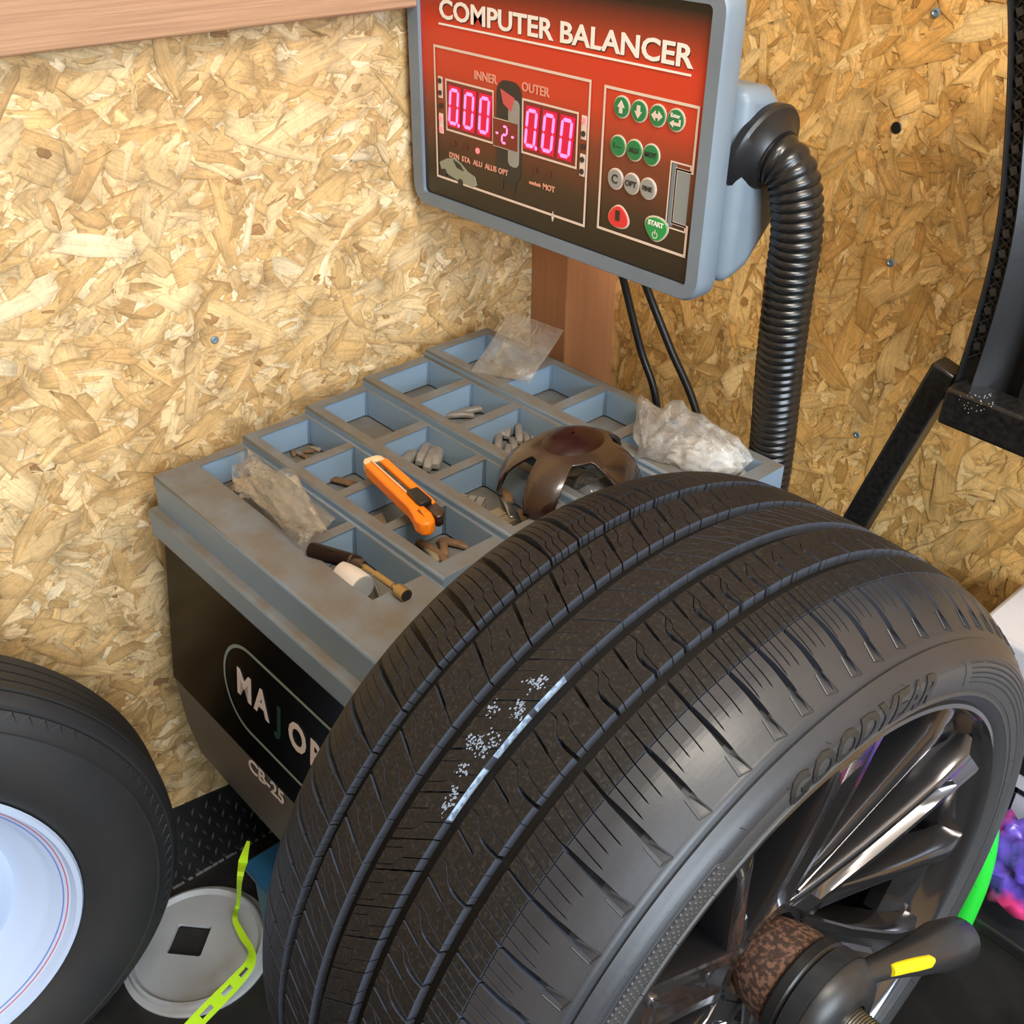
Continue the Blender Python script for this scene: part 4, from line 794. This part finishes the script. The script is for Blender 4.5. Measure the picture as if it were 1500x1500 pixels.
gp = [on_y(1444, 1200, .868), on_y(1440, 1245, .868), on_y(1429, 1290, .868), on_y(1409, 1340, .868), on_y(1380, 1400, .868)]
obj('green_cable', TUBE(smooth_path(gp, 8), [.0135] * 33, 16), m_green, label='bright green cord hanging down behind the mounted tyre', cat='cord', ang=80)
st_ = on_z(1450, 1470, -1.296); bm = B(-.028, .028, -.005, .005, 0, .005, Matrix.Translation((st_.x, st_.y, -1.299)) @ Matrix.Rotation(.1, 4, 'Z')); obj('wood_chip', bm, mat('weathered stick', (.16, .14, .12), .7), label='short weathered wood stick on the black floor', cat='stick', bevel=.001)

# ------------------------------------------------------------------ black fender-like moulding on a stand, right edge
fen = thing('moulded_guard', (-.25, .90, -1.3), 'tall black moulded guard with a lattice edge on a square tube stand at the right', 'guard')
YF = .90
edge_px = [(1470, -120), (1475, -40), (1478, 50), (1476, 130), (1471, 220), (1463, 310), (1447, 395), (1424, 480), (1400, 555), (1388, 598)]
ed = smooth_path([on_y(u, v, YF) for u, v in edge_px], 6)
def offs(path, d, dy=0):
    out = []
    for i, p in enumerate(path):
        t = (path[min(i + 1, len(path) - 1)] - path[max(i - 1, 0)]).normalized(); nrm = Vector((-t.z, 0, t.x)); nrm = nrm if nrm.x > 0 else -nrm; out.append(p + nrm * d + Vector((0, dy, 0)))
    return out
layers = [(0, .035), (0, -.002), (.0022, -.004), (.0035, -.001), (.0040, .004), (.0155, .004), (.0158, -.004), (.018, -.006), (.034, .010), (.040, .022), (.052, .014), (.056, .006), (.066, .004), (.074, .012), (.20, .030)]
bm = bmesh.new(); rws = [[bm.verts.new(p) for p in offs(ed, d, dy)] for d, dy in layers]
for a, b in zip(rws, rws[1:]):
    for k in range(len(a) - 1): bm.faces.new((a[k], a[k + 1], b[k + 1], b[k]))
bmesh.ops.recalc_face_normals(bm, faces=bm.faces); gd = obj('guard_shell', bm, m_black, fen, ang=30)
bm = bmesh.new(); mid = resamp(offs(ed, .0098, .002), .0085)
for i in range(2, len(mid) - 6):
    t = (mid[i + 1] - mid[i]).normalized(); nr = Vector((-t.z, 0, t.x)); nr = nr if nr.x > 0 else -nr
    for s_ in (-1, 1): tube(bm, [mid[i] - nr * .0055 * s_ - t * .004, mid[i] + nr * .0055 * s_ + t * .006], .0009, 5)
    if i % 2 == 0: box(bm, -.0028, .0028, -.004, .001, -.0032, .0032, Matrix.Translation(mid[i]) @ Matrix.Rotation(-.5, 4, 'Y'))
obj('lattice', bm, mat('lattice black', (.018, .018, .018), .35), fen, kind='stuff')
c0 = on_y(1400, 545, YF); c1 = on_y(1560, 640, YF)
def bar(a, b, w, h, m, name, par, up=(0, 0, 1), bev=.003):
    a, b = Vector(a), Vector(b); d = b - a; s_, u = frame_of(d, up); bm = bmesh.new(); L = d.length
    mt = Matrix((s_, u, d.normalized())).transposed().to_4x4(); mt.translation = a; box(bm, -w / 2, w / 2, -h / 2, h / 2, 0, L, mt); return obj(name, bm, m, par, bevel=bev)
m_tube = mat('speckled black steel', (.006, .006, .006), .28, col2=(.014, .014, .014), scale=200)
bar(on_y(1392, 585, YF - .01), on_y(1600, 668, YF - .01), .034, .036, m_tube, 'cross_bar', fen)
bar(on_y(1392, 536, YF + .012), on_y(1204, 850, YF + .012), .024, .026, m_tube, 'stand_leg', fen)
lgb = on_y(1204, 850, YF + .012); obj('stand_post', B(lgb.x - .014, lgb.x + .014, YF, YF + .026, -1.3, lgb.z + .01), m_tube, fen, bevel=.003)
bm = bmesh.new()
for k in range(34):
    p = on_y(1405 + random.random() * 50, 575 + random.random() * 30, YF - .0285); bmesh.ops.create_icosphere(bm, subdivisions=1, radius=random.uniform(.0003, .0007), matrix=Matrix.Translation(p))
obj('paint_speck', bm, mat('grey specks', (.3, .3, .29), .7), fen, kind='stuff')

# ------------------------------------------------------------------ contents of the tray
ZF = [z - DEP + .0005 for z in LZ]
def weight(c, yaw, L=.030, w=.009, h=.006, tilt=0, m=None, label='', group=None, roll=0, name='wheel_weight', cat='weight'):
    if name == 'wheel_weight': L *= 1.15; w *= 1.12
    bm = bmesh.new(); n = 6; rows = []
    for k in range(n + 1):
        t = k / n - .5; z = -.9 * t * t * L * .25
        e = .78 if k in (0, n) else 1
        rows.append([bm.verts.new((t * L, a * w / 2 * e, z + b * h * (e if b else 1))) for a, b in ((-1, 0), (1, 0), (1, .65), (.6, 1), (-.6, 1), (-1, .65))])
    for a, b in zip(rows, rows[1:]):
        for k in range(6): bm.faces.new((a[k], a[(k + 1) % 6], b[(k + 1) % 6], b[k]))
    bm.faces.new(rows[0][::-1]); bm.faces.new(rows[-1]); bmesh.ops.recalc_face_normals(bm, faces=bm.faces)
    bmesh.ops.transform(bm, verts=bm.verts, matrix=Matrix.Translation(Vector(c) + Vector((0, 0, L * .07 + abs(math.sin(tilt)) * L / 2))) @ Matrix.Rotation(yaw, 4, 'Z') @ Matrix.Rotation(tilt, 4, 'Y') @ Matrix.Rotation(roll, 4, 'X'))
    return obj(name, bm, m or m_lead, label=label, cat=cat, group=group, bevel=.0008)
g4a = 'lead weights in the compartment left of the black hood'; g4b = 'loose lead weights in the compartment behind the hood'
def at(u, v, lv, up=0): p = on_z(u, v, ZF[lv] + up); return Vector((p.x, p.y, ZF[lv] + up))
for u, v, yw, L, lab in ((674, 612, .9, .030, 'grey lead wheel weight lying lowest left in the back middle compartment'), (694, 606, 1.15, .040, 'long grey lead wheel weight in the back middle compartment'), (704, 597, -.2, .022, 'short grey wheel weight at the back of the middle compartment'), (722, 600, 1.1, .036, 'brownish wheel weight against the right side of the back middle compartment')):
    weight(at(u, v, 3), yw, L, label=lab)
for i, (u, v, yw, L, up, tl) in enumerate(((702, 642, -.9, .034, 0, 0), (722, 634, .2, .034, .004, .2), (730, 652, -.75, .038, .003, 0), (745, 634, -.9, .03, .003, .1), (752, 655, -.6, .026, .0, 0), (760, 640, -.7, .032, .004, .1), (770, 646, -.5, .03, 0, 0), (770, 620, .3, .022, .009, .2), (782, 628, .5, .026, .008, .2), (790, 616, -.2, .026, .004, 0), (744, 664, -.8, .022, 0, 0), (784, 640, -.9, .026, 0, 0))):
    weight(at(u, v, 3, up), yw, L, .008, .0065, tl, label='small grey lead wheel weight in the jumbled pile left of the black hood', group='jumbled lead weights beside the black hood')
for u, v, yw, L, w_, lab in ((596, 683, -1.0, .046, .011, 'long grey wheel weight lying behind the orange knife'), (622, 668, -.95, .042, .010, 'first grey weight of the upright bundle behind the orange knife'), (632, 676, -.9, .044, .010, 'middle grey weight of the bundle behind the orange knife'), (643, 671, -.85, .046, .011, 'rightmost grey weight of the bundle behind the orange knife')):
    weight(at(u, v, 2, .003), yw, L, w_, .009, label=lab)
def slabs(lv, c, yaw, nx, ny, sx, sy, h, m, name, label, gap=.0008):
    t = thing(name, c, label, 'weight strip')
    for i in range(nx):
        for j in range(ny): obj('segment', B(i * sx - nx * sx / 2 + gap, (i + 1) * sx - nx * sx / 2 - gap, j * sy - ny * sy / 2 + gap, (j + 1) * sy - ny * sy / 2 - gap, 0, h, Matrix.Translation(c) @ Matrix.Rotation(yaw, 4, 'Z')), m, t, bevel=.0008)
    obj('backing_tape', B(-nx * sx / 2, nx * sx / 2, -ny * sy / 2, ny * sy / 2, -.0006, .0001, Matrix.Translation(c) @ Matrix.Rotation(yaw, 4, 'Z')), m_tan, t, smooth=False)
slabs(2, at(682, 738, 2, .008), .55, 4, 1, .0100, .024, .005, m_lead, 'weight_strip', 'grey strip of four stick-on weights right of the orange knife')
slabs(2, at(728, 762, 2, .001), -.05, 2, 2, .016, .015, .003, m_tan, 'weight_strip', 'tan square adhesive weights lying below the grey strip')
weight(at(742, 724, 2, .004), -.6, .040, .010, .005, m=m_brown, label='brown worn wheel weight leaning between the grey strip and the hood')
weight(at(744, 745, 2, .003), -.5, .036, .007, .003, m=m_steel, label='shiny bare metal weight clip beside the tan squares')
weight(at(765, 757, 2, .002), -.5, .022, .007, .003, m=m_tan, label='short tan weight near the right end of the tan squares')
for i, (u, v, yw, m_) in enumerate(((440, 668, .2, m_lead), (452, 664, .9, m_brown), (462, 660, .3, m_tan), (470, 660, 1.2, m_lead), (480, 655, .5, m_tan), (430, 666, -.4, m_brown), (446, 671, .1, m_brown))):
    weight(at(u, v, 1), yw, .014, .005, .004, m=m_, label='tiny metal clip in the leftmost compartment behind the plastic bag', group='tiny clips in the leftmost compartment', name='metal_clip', cat='clip')
weight(at(508, 712, 1), .35, .052, .010, .004, m=m_brown, label='long thin brown strip lying left of the orange knife', name='brown_strip', cat='strip')
bm = B(-.014, .014, -.007, .007, 0, .0015, Matrix.Translation(at(556, 766, 1, .004)) @ Matrix.Rotation(-.4, 4, 'Z') @ Matrix.Rotation(.3, 4, 'X')); obj('paper_scrap', bm, m_tan, label='torn tan paper scrap in the compartment below the orange knife', cat='scrap', smooth=False)
for u, v, yw, L, m_, lab in ((628, 808, .1, .045, m_brown, 'long rusty clip lying highest in the brown compartment'), (632, 814, -.2, .026, m_tan, 'tan clip at the front of the brown compartment'), (646, 819, -.1, .022, m_brown, 'small brown clip at the very front of the brown compartment'), (664, 800, .5, .030, m_brown, 'rusty clip at the right of the brown compartment'), (650, 806, -.6, .024, m_brown, 'short brown clip in the middle of the brown compartment')):
    weight(at(u, v, 1), yw, L, .008, .005, m=m_, label=lab)
for k, (u, v) in enumerate(((862, 702), (880, 712), (896, 700))): weight(at(u, v, 2, .006), .75, .050, .013, .006, label=('first', 'second', 'third')[k] + ' large grey weight from the left under the clear plastic of the hood')

# utility knife
k0 = on_z(548, 683, -.5835); k1 = on_z(643, 769, -.5835); kd = (k1 - k0).normalized(); kz = Vector((0, 0, 1)); ks = kd.cross(kz).normalized(); KL = (k1 - k0).length
kn = thing('utility_knife', (k0 + k1) / 2 - Vector((0, 0, .008)), 'orange snap-off utility knife lying across the tray dividers', 'knife')
def kp(s, t, z): return k0 + kd * (s * KL / .139) + ks * (t * 1.08) + kz * z
def kpoly(pts, z0, z1, m, name, bev=.001, label=None): return obj(name, prism([kp(s, t, z0) for s, t in pts], kz * (z1 - z0)), m, kn, bevel=bev, label=label)
kpoly([(.004, -.0115), (.085, -.0125), (.110, -.013), (.124, -.0145), (.136, -.012), (.1425, -.004), (.141, .006), (.132, .0115), (.118, .0095), (.105, .0055), (.100, -.0035), (.004, -.0035)][::-1] and
      [(.004, -.0125), (.110, -.0125), (.112, -.004), (.006, -.004)], -.006, .009, m_orange, 'body', .002)
kpoly([(.004, .0035), (.098, .0035), (.112, .001), (.128, .001), (.140, .004), (.1445, .0115), (.140, .0185), (.129, .0195), (.118, .0165), (.104, .0140), (.004, .0125)], -.006, .0095, m_orange, 'body', .0028)
kpoly([(.000, -.0045), (.108, -.0045), (.108, .0040), (.000, .0040)], -.005, .0045, mat('ribbed black channel', (.03, .03, .028), .5, col2=(.10, .10, .09), scale=300), 'slide_channel', .0005)
kpoly([(.002, .0028), (.100, .0028), (.100, .0042), (.002, .0042)], .004, .0102, m_cream, 'blade_edge', .0003, 'pale metal edge along the channel')
kpoly([(-.009, -.007), (-.005, -.0105), (.007, -.0115), (.007, -.0055), (.000, -.004), (.000, .004), (.006, .005), (.006, .0108), (-.004, .0098), (-.009, .006)], -.003, .0075, m_cream, 'nose', .001, 'pale cream nose tip')
kpoly([(.082, -.0075), (.112, -.0075), (.113, .0055), (.106, .0065), (.082, .0045)], .005, .0135, m_black, 'slider', .0015, 'black thumb slider')
kpoly([(.110, -.0125), (.128, -.0125), (.136, -.007), (.136, .0005), (.112, .0008)], -.006, .008, m_hood, 'end_cap', .003)
kpoly([(.116, .0085), (.131, .0105), (.118, .0115)], .009, .0100, mat('shadowed hole', (.25, .05, .005), .6), 'hang_hole', 0)
# front compartment tools
mk = thing('ratchet_driver', on_z(480, 822, -.628), 'small black barrelled hand tool with a brass stem in the front compartment', 'hand tool')
p0, p1 = on_z(454, 805, -.609), on_z(526, 826, -.611); obj('barrel', TUBE([p0, p0.lerp(p1, .05), p1.lerp(p0, .1), p1], [.0070, .0082, .0082, .0072], 24), mat('gloss maroon black', (.007, .003, .003), .3, spec=.25), mk, ang=50)
p2, p3, p4 = on_z(526, 826, -.611), on_z(548, 839, -.610), on_z(586, 866, -.608)
obj('collar', TUBE([p1.lerp(p0, .15), p2.lerp(p3, .3)], [.0085, .0055], 20), m_hood, mk)
obj('brass_stem', TUBE([p2, p3, p3.lerp(p4, .04), p3.lerp(p4, .06), p3.lerp(p4, .75), p3.lerp(p4, .76), p4], [.0036, .0022, .0022, .0036, .0036, .0026, .0026], 18), m_brass, mk)
obj('end_tip', TUBE([p4 - (p4 - p3).normalized() * .003, p4 + (p4 - p3).normalized() * .010], [.0066, .0066], 20), m_brass, mk); obj('tip_socket', TUBE([p4 + (p4 - p3).normalized() * .0095, p4 + (p4 - p3).normalized() * .0105], .0058, 20), m_black, mk)
q0, q1 = on_z(502, 838, -.620), on_z(531, 861, -.620); rl_ = thing('white_roll', q0.lerp(q1, .5) - Vector((0, 0, .014)), 'short white plastic cylinder lying beside the brass stemmed tool', 'cylinder')
obj('roll_body', TUBE([q0, q0.lerp(q1, .05), q1.lerp(q0, .04), q1], [.0120, .0133, .0133, .0127], 36), m_roll, rl_, ang=40); obj('end_disc', TUBE([q1, q1 + (q1 - q0).normalized() * .0012], .0125, 36), m_roll2, rl_, label='grey end disc')
obj('thin_rod', TUBE([on_z(546, 848, -.640), on_z(561, 884, -.640)], .0014, 10), m_steel, label='thin grey metal rod right of the white cylinder', cat='rod')

# gloss hood with four arms and an oval lens
hc_ = Vector((-.668, .698, -.600)); AX, AY, AZ = .068, .083, .060
arms = [(-134, 15), (-66, 14), (22, 20), (112, 22)]
hd = thing('plastic_hood', hc_, 'glossy brown black plastic hood with an oval lens and four legs straddling the tray', 'hood')
bm = bmesh.new(); NA, NB = 120, 26; grid = []
def hpt(a, q, k=1.0):   # a azimuth deg, q 0 top..1 rim
    ph = q * 1.50; x = math.sin(ph); z = math.cos(ph); return hc_ + Vector((AX * k * x * math.cos(math.radians(a)) * (1 + .05 * q), AY * k * x * math.sin(math.radians(a)), AZ * k * (z ** .8 if z > 0 else 0)))
def legq(a):
    best = 0
    for c, hw in arms:
        d = abs((a - c + 180) % 360 - 180)
        if d < hw: return 1.0
        best = max(best, 0)
    d = min((abs((a - c + 180) % 360 - 180) - hw) for c, hw in arms); return max(.40, 1.0 - .62 * min(1, d / 13) ** .5)
for i in range(NA): a = i * 360 / NA; q1_ = legq(a); grid.append([bm.verts.new(hpt(a, .02 + (q1_ - .02) * j / NB)) for j in range(NB + 1)])
for i in range(NA):
    for j in range(NB): bm.faces.new((grid[i][j], grid[i][j + 1], grid[(i + 1) % NA][j + 1], grid[(i + 1) % NA][j]))
bm.faces.new([g[0] for g in grid]); bmesh.ops.recalc_face_normals(bm, faces=bm.faces)
hs_ = obj('hood_shell', bm, m_hood, hd, ang=60); sm = hs_.modifiers.new('solid', 'SOLIDIFY'); sm.thickness = .003; sm.offset = -1
bm = bmesh.new(); lv_ = [[bm.verts.new(hc_ + Vector((.000 + .029 * r * math.cos(a), .002 + .037 * r * math.sin(a), AZ + .0040 - .0095 * r * r + (.0016 if r < .99 else 0)))) for a in np.linspace(0, 2 * PI, 40, endpoint=False)] for r in (1.06, 1.0, .92, .6, .3, .05)]
for a, b in zip(lv_, lv_[1:]):
    for k in range(40): bm.faces.new((a[k], a[(k + 1) % 40], b[(k + 1) % 40], b[k]))
bmesh.ops.recalc_face_normals(bm, faces=bm.faces); obj('oval_lens', bm, m_hood2, hd, label='dark red oval lens')
crumple('clear_dome', hc_ + Vector((.030, .010, .004)), .026, .030, .026, m_clear, 2, None, None, .05, parent=hd, subdiv=3)

# polythene bags
def sheet_bag(name, pts, m, thick, label, sd, nx=26, ny=20, amp=.006, kids=None, parent=None):
    """pts: four corners (Vector) of a pillow of film, order around"""
    from mathutils import noise
    a, b, c, d = [Vector(p) for p in pts]; nrm = (b - a).cross(d - a).normalized(); nrm = nrm if nrm.z > 0 else -nrm; vs = []; fs = []
    for side in (1, -1):
        for i in range(nx + 1):
            for j in range(ny + 1):
                s_, t_ = i / nx, j / ny; p = a.lerp(b, s_).lerp(d.lerp(c, s_), t_); e = (4 * s_ * (1 - s_)) ** .45 * (4 * t_ * (1 - t_)) ** .45
                q = Vector((s_ * 4 + sd * 5.1, t_ * 3.4, side * .7 + sd)); w = (1 - 2.2 * abs(noise.noise(q * 1.1))) * .7 + (1 - 2 * abs(noise.noise(q * 2.6))) * .35
                vs.append(p + nrm * side * (thick * e * .8 + amp * w * e) + nrm * amp * 1.2 * noise.noise(q * .8 + Vector((9, 9, 9))) * 1.0)
        o = 0 if side == 1 else (nx + 1) * (ny + 1)
        for i in range(nx):
            for j in range(ny):
                f = (o + i * (ny + 1) + j, o + (i + 1) * (ny + 1) + j, o + (i + 1) * (ny + 1) + j + 1, o + i * (ny + 1) + j + 1); fs.append(f if side == 1 else f[::-1])
    return obj(name, (vs, fs), m, parent, label=label, cat=None if parent else 'bag', ang=70)
B1 = lambda u, v, z: on_z(u, v, z)
sheet_bag('plastic_bag', [B1(690, 545, -.578), B1(775, 560, -.574), on_y(826, 484, .872), on_y(746, 456, .850)], m_film3, .004, 'clear zip plastic bag leaning out of the back left compartment', 1, amp=.004)
# large cloudy bag at the back right
gb = thing('plastic_bag', on_z(1010, 660, -.60), 'large crumpled cloudy plastic bag filling the back right compartment', 'bag')
sheet_bag('bag_film', [B1(928, 665, -.572), B1(1040, 700, -.580), on_y(1105, 672, .835), on_y(985, 585, .865)], m_film2, .026, None, 2.3, amp=.013, parent=gb, nx=40, ny=34)
sheet_bag('bag_flap', [B1(930, 650, -.565), B1(955, 660, -.560), on_y(975, 600, .860), on_y(935, 583, .845)], m_film2, .004, None, 4.3, amp=.010, parent=gb)
crumple('bag_filling', on_z(1035, 672, -.585) + Vector((0, 0, -.004)), .040, .030, .022, mat('white bundled paper', (.62, .62, .60), .5), 5, None, None, .4, parent=gb, rot=.4)
# front left bag with clips inside
fb = thing('plastic_bag', on_z(420, 730, -.63), 'crumpled dusty plastic bag of parts in the front left compartment', 'bag')
sheet_bag('bag_film', [B1(338, 700, -.600), B1(440, 800, -.606), B1(492, 760, -.592), B1(362, 655, -.588)], m_film, .012, None, 3.1, amp=.010, parent=fb, nx=34, ny=26)
sheet_bag('bag_flap', [B1(372, 690, -.585), B1(410, 760, -.590), B1(480, 778, -.580), B1(432, 690, -.572)], m_film3, .006, None, 5.7, amp=.007, parent=fb)
for k in range(9):
    p = on_z(400 + 8 * k + random.uniform(-4, 4), 742 + 6 * k + random.uniform(-6, 4), -.632); bm = bmesh.new(); tube(bm, smooth_path([p, p + Vector((.008, .004, .003)), p + Vector((.012, -.006, .001)), p + Vector((.004, -.010, .002))], 4), .0018, 8); obj('metal_part', bm, m_brown if k % 2 else m_lead, fb, ang=80)
crumple('bag_filling', on_z(362, 716, -.622), .016, .016, .010, mat('dusty tan wrap', (.36, .29, .20), .6), 8, None, None, .4, parent=fb)

# ------------------------------------------------------------------ lift everything so that the floor is at z = 0
for o in list(bpy.data.objects):
    if o.parent is None: o.location.z += H
